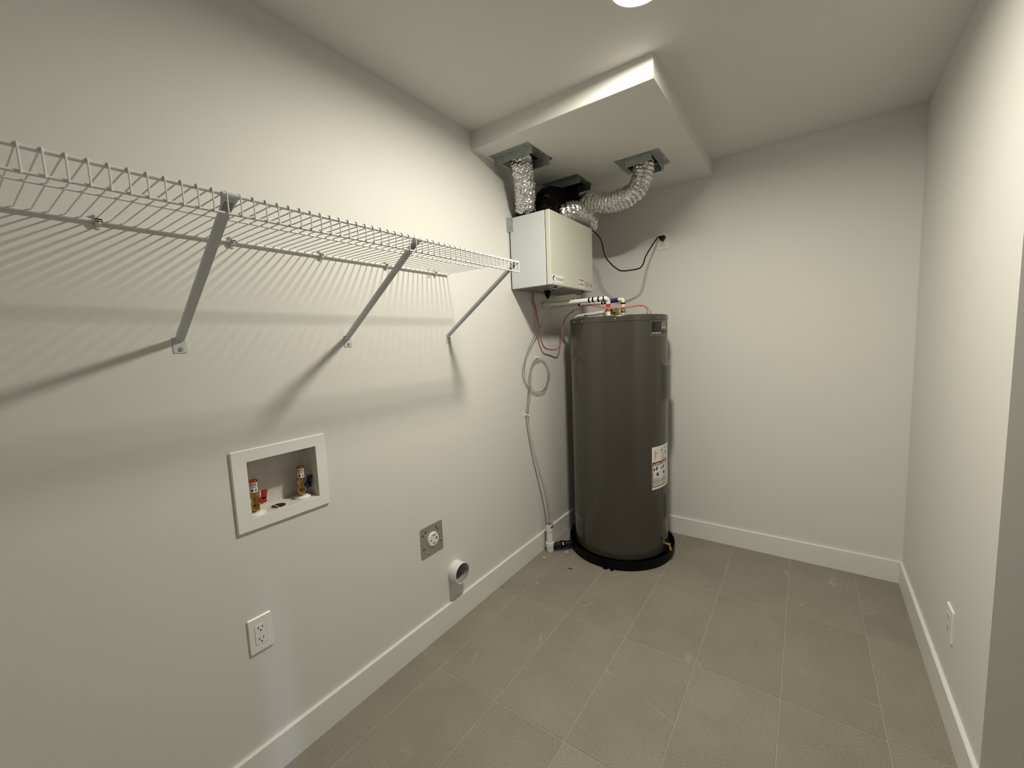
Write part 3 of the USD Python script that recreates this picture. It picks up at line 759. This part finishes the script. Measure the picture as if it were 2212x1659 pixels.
def flat(x0, y0, x1, y1, d=0.0003):
    return box(x0, y0, 0, x1, y1, d)


# screws round the lid
for a in (-128, -112, -71.5, -19.5, 25):
    q = np.array([math.cos(math.radians(a)), math.sin(math.radians(a)), 0])
    o = np.array(A(1.5205)) + q * (TR + 0.0026)
    obj('lid_screw', lathe([(0.0042, 0), (0.0036, 0.6), (0, 1)], o, o + q * 0.0028, 12), 'screw_metal', t)
# black name label
a0, lw = -30.8, 38.0 * RAD
nl = obj('name_label', wrapc(flat(0, 1.4145, lw, 1.5000), a0, 0, TR), 'label_black', t, label='black name label near the top')
obj('label_border', [wrapc(flat(0, 1.4985, lw, 1.5000, .0002), a0, 0, TR + .0003), wrapc(flat(0, 1.4145, 0.0012, 1.5, .0002), a0, 0, TR + .0003), wrapc(flat(lw - .0012, 1.4145, lw, 1.5, .0002), a0, 0, TR + .0003), wrapc(flat(0, 1.4195, lw, 1.4207, .0002), a0, 0, TR + .0003), wrapc(flat(0, 1.4145, lw, 1.4155, .0002), a0, 0, TR + .0003)], 'label_silver', nl, smooth=False)
obj('label_lettering', wrapc(fit_text('ACHIEVER', 15.5 * RAD, 0.0082, True, .0002), -29.6, 1.4250, TR + .0003, 0.01), 'label_white', nl, smooth=False)
# maker's shield: red peak, name, waved foot
X0, X1 = 18.6 * RAD, 30.3 * RAD
xm = (X0 + X1) / 2
obj('shield_peak', [wrapc(trimesh.creation.extrude_polygon(shapely.Polygon([(X0, 1.4845), (xm, 1.4965), (X1, 1.4845), (X1, 1.4815), (X0, 1.4815)]), .0002), a0, 0, TR + .0003), wrapc(trimesh.creation.extrude_polygon(shapely.Polygon([(X0, 1.4590), (X1, 1.4590), (X1, 1.4510), (xm, 1.4560), (X0, 1.4510)]), .0002), a0, 0, TR + .0003)], 'label_red', nl, smooth=False)
edge = [(X0, 1.4490), (X0, 1.4850), (xm, 1.4975), (X1, 1.4850), (X1, 1.4490), (xm, 1.4540), (X0, 1.4490)]
obj('shield_outline', [wrapc(trimesh.creation.extrude_polygon(shapely.LineString(edge).buffer(0.0007), .0002, engine='earcut'), a0, 0, TR + .0004), wrapc(flat(X0, 1.4805, X1, 1.4816, .0002), a0, 0, TR + .0004), wrapc(flat(X0, 1.4592, X1, 1.4632, .0002), a0, 0, TR + .0004)], 'label_white', nl, smooth=False)
obj('shield_lettering', wrapc(fit_text('RUUD', (X1 - X0) * 0.9, 0.0120, True, .0002), a0 + (X0 + (X1 - X0) * .05) / RAD, 1.4665, TR + .0004, 0.01), 'label_lightgrey', nl, smooth=False)
# white warning label
b0, wz0, wz1, ww = -30.6, 0.4800, 0.7450, 36.5 * RAD
wlab = obj('warning_label', wrapc(flat(0, wz0, ww, wz1), b0, 0, TR), 'label_white', t, label='white warning label with red band and pictograms')
k0, k1 = 0.6 * RAD, 29.3 * RAD
L = lambda x0, y0, x1, y1: wrapc(flat(x0, y0, x1, y1, .0002), b0, 0, TR + .0003)
obj('warning_border', [L(k0, 0.4955, k0 + 0.005, 0.6500), L(k1 - 0.003, 0.4955, k1, 0.6500), L(k0, 0.4955, k1, 0.5000), L(k0, 0.6460, k1, 0.6500)], 'label_black', wlab, smooth=False)
obj('warning_band', L(k0 + 0.005, 0.6290, k1 - 0.003, 0.6460), 'label_red', wlab, smooth=False)
xs = k0 + 0.005
cw = (k1 - 0.003 - xs) / 2
tri = lambda x: wrapc(trimesh.creation.extrude_polygon(shapely.Polygon([(x, 0.6315), (x + 0.011, 0.6315), (x + 0.0055, 0.6430)]), .0002), b0, 0, TR + .0005)
obj('warning_band_print', [tri(xs + 0.006), tri(xs + cw + 0.004)] + [wrapc(flat(xs + o + k * 0.0062, 0.6330, xs + o + k * 0.0062 + 0.0044, 0.6415, .0002), b0, 0, TR + .0005) for o in (0.022, cw + 0.019) for k in range(7)], 'label_white', wlab, smooth=False)


def blob(x, y, pts):
    return wrapc(trimesh.creation.extrude_polygon(shapely.Polygon([(x + px, y + py) for px, py in pts]), .0002, engine='earcut'), b0, 0, TR + .0003)


pic = []
for o in (0.004, cw + 0.002):
    pic.append(blob(xs + o, 0.598, [(0, 0), (0.010, 0.001), (0.010, 0.015), (0.001, 0.013)]))
    pic.append(blob(xs + o + 0.016, 0.598, [(0, 0), (0.006, 0.006), (0.010, 0.002), (0.016, 0.000), (0.020, 0.012), (0.018, 0.022), (0.010, 0.024), (0.008, 0.014), (0.002, 0.013)]))
    pic.append(blob(xs + o + 0.020, 0.566, [(0, 0.006), (0.008, 0), (0.020, -0.004), (0.024, -0.010), (0.025, 0.008), (0.017, 0.020), (0.010, 0.016), (0.008, 0.010)]))
for pp in pic:
    obj('pictogram', pp, 'label_black', wlab, smooth=False)
oval = []
for o in (0.004, cw + 0.002):
    c = shapely.affinity.scale(shapely.Point(0, 0).buffer(1, 24), 0.024, 0.013)
    c = shapely.affinity.translate(c, xs + o + 0.022, 0.5665)
    oval.append(wrapc(trimesh.creation.extrude_polygon(c.boundary.buffer(0.0005), .0002, engine='earcut'), b0, 0, TR + .0003))
rnd = random.Random(3)
txt = []
for o in (0.003, cw + 0.003):
    for k in range(12):
        zz = 0.5460 - k * 0.0036
        txt.append(L(xs + o, zz, xs + o + cw - 0.008 - rnd.uniform(0, 0.008), zz + (0.0020 if k in (4, 5, 6, 7) else 0.0013)))
for k in range(15):
    zz = 0.7215 - k * 0.0040
    txt.append(L(4.2 * RAD, zz, 4.2 * RAD + rnd.uniform(0.006, 0.013) + (0.022 if k in (4, 5) else 0), zz + 0.0022))
for k in range(9):
    txt.append(L(16.0 * RAD + 0.010 * (k % 2), 0.7000 - k * 0.0042, 16.0 * RAD + 0.010 * (k % 2) + 0.006, 0.7018 - k * 0.0042))
    txt.append(L(19.5 * RAD, 0.6980 - k * 0.0042, 21.5 * RAD, 0.6998 - k * 0.0042))
txt += [L(15.5 * RAD, 0.7090, 18.5 * RAD, 0.7220), L(17.0 * RAD, 0.6575, 27.0 * RAD, 0.6625), L(25.0 * RAD, 0.6840, 27.5 * RAD, 0.7050), L(22.0 * RAD, 0.7230, 26.5 * RAD, 0.7280)]
obj('warning_text', txt + oval, 'label_grey', wlab, smooth=False)
# two access panels on the right flank
for pa, zA, zB, ba, zC, zD, pd in ((-14.5, 1.0140, 1.2690, 3.7, 1.0360, 1.2300, 0.0150), (-12.8, 0.2450, 0.4780, 2.6, 0.2800, 0.4250, 0.0095)):
    pw = 34.0 * RAD
    pn = obj('access_panel', wrapc(box(0, zA, -0.0005, pw, zB, 0.0016), pa, 0, TR), 'panel_paint', t, smooth=30)
    bul = trimesh.convex.convex_hull(np.array([(x, z, 0.0014) for x in (0.006, 26.5 * RAD) for z in (zC - 0.014, zD + 0.014)] + [(x, z, pd) for x in (0.018, 26.5 * RAD - 0.012) for z in (zC, zD)]))
    obj('panel_bulge', wrapc(bul, pa + ba, 0, TR), 'panel_paint', pn, smooth=30)
    obj('panel_gap', [wrapc(box(-0.0016, zA - 0.001, -0.0004, 0.0, zB + 0.001, 0.0003), pa, 0, TR), wrapc(box(0, zA - 0.0016, -0.0004, pw, zA, 0.0003), pa, 0, TR)], 'slot_dark', pn, smooth=False)
# drain valve
a = math.radians(-9)
q = np.array([math.cos(a), math.sin(a), 0])
o = np.array(A(0.108)) + q * (TR - 0.002)
dv = obj('drain_valve', [lathe([(0, 0), (0.013, 0), (0.013, 0.08), (0.009, 0.1), (0.009, 0.6), (0.012, 0.62), (0.012, 0.82), (0.009, 0.86), (0, 0.86)], o, o + q * 0.050, 20), lathe([(0, 0), (0.009, 0), (0.010, 0.6), (0.0115, 0.62), (0.0115, 1), (0, 1)], o + q * 0.034, o + q * 0.044 - [0, 0, 0.032], 18), lathe([(0, 0), (0.005, 0), (0.005, 1), (0, 1)], o + q * 0.022, o + q * 0.022 + [0, 0, 0.022], 12)], 'brass', t, label='brass drain valve near the pan')
obj('valve_knob', lathe([(0, 0), (0.010, 0), (0.012, 0.5), (0.010, 1), (0, 1)], o + q * 0.022 + [0, 0, 0.020], o + q * 0.022 + [0, 0, 0.030], 12), 'black_plastic', dv)
# conduit connector for the red cable
o = np.array([0.672, -0.500, TH])
obj('cable_connector', [lathe([(0, 0), (0.013, 0), (0.013, 0.2), (0.010, 0.25), (0.010, 1), (0, 1)], o, o + [0, 0, 0.022], 16), box(o[0] - 0.0125, o[1] - 0.008, TH + 0.008, o[0] + 0.0125, o[1] + 0.008, TH + 0.020, 0.002)], 'steel_plate', t)
obj('seam_cap', lathe([(0.006, 0), (0.005, 0.7), (0, 1)], (0.60, -0.13, TH), (0.60, -0.13, TH + 0.004), 12), 'screw_metal', t)

# ------------------------------------------------------------------ drain pan and its outlet
PR = 0.345
t = thing('drain_pan', 'shallow round black drain pan under the water heater', 'drain pan', (TXc, TYc, 0))
obj('pan', turn([(0, 0.0005), (PR - 0.014, 0.0005), (PR - 0.008, 0.004), (PR - 0.003, 0.058), (PR, 0.062), (PR, 0.066), (PR - 0.006, 0.066), (PR - 0.012, 0.006), (PR - 0.018, 0.0035), (0, 0.0035)], 128), 'black_plastic', t, smooth=35)
fo = np.array([TXc + PR * math.cos(math.radians(-80)), TYc + PR * math.sin(math.radians(-80)), 0.0])
obj('rim_bump', [box(fo[0] - 0.045, fo[1] - 0.010, 0.0004, fo[0] - 0.018, fo[1] + 0.012, 0.0045, 0.002), box(fo[0] + 0.000, fo[1] - 0.006, 0.0004, fo[0] + 0.020, fo[1] + 0.012, 0.0040, 0.002)], 'black_plastic', t)

# standpipe beside it
SXp, SYp = 0.060, -0.6945
t = thing('standpipe', 'short white plastic standpipe on the floor beside the black drain pan', 'standpipe', (SXp, SYp, 0))
S = lambda z: np.array([SXp, SYp, z])
obj('elbow', [lathe([(0, 0), (0.022, 0.0), (0.025, 0.15), (0.026, 0.55), (0.0285, 0.58), (0.0285, 0.98), (0.026, 1), (0, 1)], S(0.001), S(0.066), 28)], 'drain_white', t)
obj('pipe', lathe([(0, 0), (0.0225, 0), (0.0225, 1), (0, 1)], S(0.06), S(0.150), 28), 'drain_white', t)
obj('cap', lathe([(0.0232, 0), (0.0245, 0.05), (0.0245, 0.97), (0.0235, 1), (0.020, 1), (0.020, 0.6), (0, 0.6)], S(0.142), S(0.184), 28), 'drain_white', t)
obj('primer_ring', [sweep([(SXp + 0.0225 * math.cos(a), SYp + 0.0225 * math.sin(a), 0.184) for a in np.linspace(0.2, 3.6, 14)], 0.0028, 8), sweep([(SXp + 0.0247 * math.cos(a), SYp + 0.0247 * math.sin(a), 0.178) for a in np.linspace(-0.75, 0.1, 6)], 0.0046, 8)], 'blue_pipe', t, label='dark blue primer smear round the rim')
obj('print_mark', [wm for wm in [lathe([(0.0227, 0), (0.0227, 1)], S(0.138), S(0.1395), 28)]], 'label_grey', t)
cdir = np.array([0.155, 0.150, 0.006]); cdir /= np.linalg.norm(cdir)
o = S(0.034) + cdir * 0.020
# point on the pan's wall
obj('torn_tape', [trimesh.convex.convex_hull(np.array([o + v for v in ([-0.004, -0.012, 0.022], [0.012, -0.018, -0.010], [0.002, -0.020, -0.030], [-0.010, -0.008, -0.020], [0.008, -0.010, 0.02])])), trimesh.convex.convex_hull(np.array([o + v for v in ([0.0, 0.0, 0.026], [0.014, 0.004, 0.030], [0.010, -0.006, 0.016], [0.002, 0.006, 0.018])]))], 'drain_white', t, smooth=False)
t = thing('drain_hose', 'black rubber drain hose between the white standpipe and the pan', 'hose', o)
end = S(0.034) + cdir * 0.153
obj('hose', sweep(spline([o, o + cdir * 0.03, S(0.036) + cdir * 0.075, end], 0.004), 0.0215, 24, True, lambda s, th: 0.0215 + 0.0012 * np.sin(s * 420) + 0 * th), 'black_rubber', t)
obj('clamp', lathe([(0.0225, 0), (0.0255, 0.05), (0.0255, 0.95), (0.0225, 1)], S(0.035) + cdir * 0.075, S(0.036) + cdir * 0.100, 28), 'black_plastic', t)
ctr = S(0.0355) + cdir * 0.086
nn = np.cross(cdir, [0, 0, 1.0]); nn /= np.linalg.norm(nn)
nn2 = (nn * 0.78 + np.array([0, 0, 0.62])); nn2 /= np.linalg.norm(nn2)
tg = np.cross(nn2, cdir)
obj('clamp_tag', put(rrect(0.0075, 0.022, 0.001, 0.0012), ctr + nn2 * 0.0252, tuple(cdir), tuple(tg), tuple(np.cross(cdir, tg))), 'label_lightgrey', t, smooth=False, label='small pale tag on the clamp')

# ------------------------------------------------------------------ clear condensate hose on the left wall
HP = [(0.112, -0.708, 1.684), (0.109, -0.705, 1.662), (0.098, -0.690, 1.640), (0.078, -0.690, 1.589), (0.060, -0.717, 1.517), (0.043, -0.748, 1.460), (0.028, -0.788, 1.389), (0.022, -0.837, 1.319), (0.018, -0.863, 1.249), (0.016, -0.856, 1.191), (0.014, -0.823, 1.144), (0.012, -0.777, 1.104), (0.012, -0.706, 1.076), (0.012, -0.630, 1.080), (0.012, -0.576, 1.124), (0.012, -0.555, 1.178), (0.012, -0.568, 1.233), (0.012, -0.605, 1.276), (0.012, -0.657, 1.294), (0.014, -0.715, 1.289), (0.018, -0.767, 1.256), (0.026, -0.802, 1.215), (0.034, -0.823, 1.144), (0.030, -0.834, 1.058), (0.016, -0.843, 0.943), (0.018, -0.828, 0.836), (0.026, -0.798, 0.709), (0.036, -0.752, 0.558), (0.048, -0.705, 0.397), (0.058, -0.690, 0.268), (0.060, -0.690, 0.172)]
obj('condensate_hose', sweep(spline(HP, 0.008), 0.0073, 14), 'clear_vinyl', label='clear vinyl hose looping down the left wall into the standpipe', cat='hose')
for y, z, lab in ((-0.690, 1.296, 'small white hook holding the top of the clear hose loop'), (-0.842, 0.943, 'small white clip holding the clear hose below its loop')):
    t = thing('hose_clip', lab, 'clip', (0, y, z))
    obj('base', put(rrect(0.010, 0.020, 0.003, 0.003, 0.001), (0, y - 0.012, z + 0.008), *FR), 'white_plastic', t)
    obj('hook', sweep(spline([(0.002, y - 0.012, z + 0.012), (0.012, y - 0.010, z + 0.014), (0.026, y - 0.003, z + 0.007), (0.029, y + 0.004, z - 0.004), (0.022, y + 0.008, z - 0.011)], 0.004), 0.0026, 8), 'white_plastic', t)

# ------------------------------------------------------------------ red cable to the heater
RC = [(0.016, -0.720, 1.724), (0.014, -0.720, 1.692), (0.012, -0.718, 1.662), (0.014, -0.697, 1.622), (0.024, -0.690, 1.520), (0.028, -0.690, 1.470), (0.030, -0.662, 1.400), (0.031, -0.622, 1.362), (0.034, -0.548, 1.349), (0.050, -0.500, 1.351), (0.066, -0.482, 1.379), (0.078, -0.470, 1.438), (0.083, -0.460, 1.516), (0.095, -0.450, 1.556), (0.138, -0.445, 1.594), (0.213, -0.455, 1.618), (0.280, -0.500, 1.625), (0.330, -0.560, 1.620), (0.395, -0.615, 1.606), (0.455, -0.640, 1.590), (0.510, -0.630, 1.582), (0.573, -0.570, 1.587), (0.628, -0.520, 1.594), (0.655, -0.505, 1.584), (0.669, -0.500, 1.566), (0.672, -0.500, 1.556)]
t = thing('red_cable', 'red twin electric cable drooping from under the cabinet over the heater top', 'cable', RC[0])
pth = spline(RC, 0.006)
for s in (-1, 1):
    off = np.stack([np.zeros(len(pth)), np.full(len(pth), s * 0.0022), np.full(len(pth), s * 0.0017)], 1)
    obj('strand', sweep(pth + off, 0.0031, 8), 'red_cable', t)

# ------------------------------------------------------------------ water pipes over the heater
HX, HY, CX, CY = 0.4475, -0.562, 0.4880, -0.420
t = thing('hot_water_pipe', 'white pipe with black rings and a red drop into the brass heater fitting', 'pipe', (HX, HY, TH))
PZ = 1.6475
obj('pipe', cyl((0.0, -0.587, PZ), (0.343, -0.587, PZ), 0.0140, 20), 'pipe_white', t)
obj('wall_collar', lathe([(0.015, 0), (0.024, 0), (0.021, 1), (0.015, 1)], (0, -0.587, PZ), (0.006, -0.587, PZ), 24), 'pipe_sleeve', t)
for xx in (0.338, 0.363, 0.399):
    obj('ring', lathe([(0.0135, 0), (0.0165, 0), (0.0165, 1), (0.0135, 1)], (xx - 0.004, -0.587, PZ), (xx + 0.004, -0.587, PZ), 24), 'black_plastic', t)
obj('fitting', [lathe([(0, 0), (0.0135, 0), (0.0135, 0.25), (0.0115, 0.3), (0.0150, 0.45), (0.0150, 0.75), (0.0125, 0.85), (0, 1)], (0.342, -0.587, PZ), (0.404, -0.587, PZ), 20), sweep(spline([(0.400, -0.587, PZ), (0.422, -0.587, PZ + 0.002), (0.440, -0.578, PZ), (HX, HY - 0.003, PZ - 0.012), (HX, HY, PZ - 0.030)], 0.004), 0.0135, 18)], 'pipe_white', t)
obj('elbow_band', lathe([(0.0140, 0), (0.0165, 0), (0.0165, 1), (0.0140, 1)], (0.424, -0.586, PZ), (0.431, -0.584, PZ), 24), 'black_plastic', t)
obj('brass_clip', box(0.402, -0.593, PZ + 0.013, 0.428, -0.581, PZ + 0.017, 0.002), 'brass', t)
obj('red_drop', lathe([(0, 0), (0.0125, 0), (0.0125, 0.83), (0.0140, 0.85), (0.0140, 1), (0, 1)], (HX, HY, 1.593), (HX, HY, 1.636), 20), 'red_pipe', t, label='red vertical pipe section')
obj('brass_union', lathe([(0, 0), (0.0150, 0), (0.0165, 0.1), (0.0165, 0.45), (0.0135, 0.5), (0.0135, 1), (0, 1)], (HX, HY, 1.569), (HX, HY, 1.597), 8), 'brass', t)
obj('nipple', lathe([(0, 0), (0.0130, 0), (0.0130, 0.7), (0.0150, 0.72), (0.0150, 1), (0, 1)], (HX, HY, TH), (HX, HY, 1.571), 20), 'pipe_white', t)

t = thing('cold_water_pipe', 'white pipe with a blue section behind, dropping into the rear heater fitting', 'pipe', (CX, CY, TH))
CZ = 1.6440
obj('pipe', cyl((0.0, CY, CZ + 0.003), (0.385, CY, CZ), 0.0125, 20), 'pipe_white', t)
obj('sleeve', cyl((0.185, CY, CZ + 0.0010), (0.262, CY, CZ + 0.0004), 0.0140, 20), 'pipe_sleeve', t)
for xx in (0.190, 0.352, 0.372):
    obj('ring', lathe([(0.0125, 0), (0.0155, 0), (0.0155, 1), (0.0125, 1)], (xx - 0.004, CY, CZ + 0.001), (xx + 0.004, CY, CZ), 24), 'black_plastic', t)
obj('coupling', lathe([(0.0125, 0), (0.0165, 0.1), (0.0165, 0.9), (0.0125, 1)], (0.300, CY, CZ), (0.345, CY, CZ), 20), 'pipe_white', t)
for xx in (0.146, 0.178):
    obj('valve_stem', cyl((xx, CY, CZ + 0.012), (xx, CY, CZ + 0.030), 0.004, 10), 'brass', t)
for xx in (0.146, 0.178):
    obj('valve_wing', box(xx - 0.008, CY - 0.005, CZ + 0.026, xx + 0.008, CY + 0.005, CZ + 0.044, 0.003), 'brass', t)
obj('blue_section', lathe([(0, 0), (0.0145, 0), (0.0145, 0.10), (0.0135, 0.11), (0.0135, 0.89), (0.0145, 0.9), (0.0145, 1), (0, 1)], (0.384, CY, CZ), (0.458, CY, CZ + 0.004), 20), 'blue_pipe', t, label='dark blue pipe section')
obj('elbow', sweep(spline([(0.452, CY, CZ + 0.004), (0.470, CY, CZ + 0.005), (CX - 0.004, CY, CZ + 0.002), (CX, CY, CZ - 0.010), (CX, CY, CZ - 0.050)], 0.004), 0.0115, 18), 'pipe_white', t)
obj('ring', lathe([(0.0115, 0), (0.0145, 0), (0.0145, 1), (0.0115, 1)], (CX, CY, CZ - 0.024), (CX, CY, CZ - 0.016), 24), 'black_plastic', t)
obj('brass_union', lathe([(0, 0), (0.0150, 0), (0.0165, 0.1), (0.0165, 0.5), (0.0125, 0.55), (0.0125, 1), (0, 1)], (CX, CY, 1.563), (CX, CY, 1.597), 8), 'brass', t)
obj('nipple', lathe([(0, 0), (0.0120, 0), (0.0120, 0.7), (0.0145, 0.72), (0.0145, 1), (0, 1)], (CX, CY, TH), (CX, CY, 1.565), 20), 'pipe_white', t)

mx, my = (HX + CX) / 2 + 0.002, (HY + CY) / 2
t = thing('mixing_valve', 'chunky brass valve body between the two pipe drops on the heater top', 'valve', (mx, my, TH))
obj('body', [lathe([(0, 0), (0.018, 0), (0.021, 0.1), (0.021, 0.35), (0.018, 0.42), (0.019, 0.8), (0.015, 0.9), (0, 1)], (mx, my, TH), (mx, my, TH + 0.058), 10)], 'brass', t, smooth=30)
obj('arm', lathe([(0, 0), (0.013, 0), (0.013, 0.6), (0.016, 0.65), (0.016, 1), (0, 1)], (mx, my, TH + 0.030), (mx + (HX - mx) * 0.72, my + (HY - my) * 0.72, TH + 0.030), 16), 'brass', t)

TPz = TH + 0.0135
t = thing('relief_pipe', 'white pipe lying across the heater top to its left rear edge', 'pipe', (0.30, -0.38, TPz))
obj('pipe', sweep(spline([(0.104, -0.362, 1.30), (0.104, -0.362, 1.50), (0.108, -0.362, 1.546), (0.130, -0.364, 1.5630), (0.165, -0.367, 1.570), (0.355, -0.400, 1.5800)], 0.008), 0.0118, 18), 'pipe_white', t)
obj('print_mark', cyl((0.205, -0.3865, 1.5700), (0.226, -0.390, 1.5712), 0.0035, 10), 'label_grey', t)
obj('end_valve', [lathe([(0, 0), (0.013, 0), (0.013, 0.6), (0.010, 0.7), (0, 1)], (0.362, -0.401, TH), (0.362, -0.401, 1.592), 16)], 'brass', t)

# ------------------------------------------------------------------ small debris on the floor
def scrap(name, pts, m, label, cat):
    v = np.array([(x, y, z) for x, y in pts for z in (0.0003, 0.0018)])
    obj(name, trimesh.convex.convex_hull(v), m, smooth=False, label=label, cat=cat)


scrap('leaf_scrap', [(0.256, -0.820), (0.272, -0.811), (0.292, -0.811), (0.282, -0.818), (0.266, -0.823)], 'debris_dark', 'dark curled scrap lying on the tile in front of the pan', 'scrap')
scrap('paper_scrap', [(0.060, -0.790), (0.072, -0.793), (0.075, -0.783), (0.066, -0.781)], 'debris_white', 'white scrap on the floor by the left baseboard', 'scrap')
scrap('paper_scrap', [(0.150, -0.652), (0.172, -0.640), (0.166, -0.656)], 'debris_white', 'white scrap on the floor under the black drain hose', 'scrap')
scrap('paper_scrap', [(0.178, -1.060), (0.183, -1.050), (0.187, -1.054)], 'debris_white', 'tiny white scrap on the floor in the middle of the first tile row', 'scrap')
scrap('grit_speck', [(0.029, -1.194), (0.035, -1.190), (0.034, -1.196)], 'debris_dark', 'tiny dark speck on the floor beside the left baseboard', 'scrap')
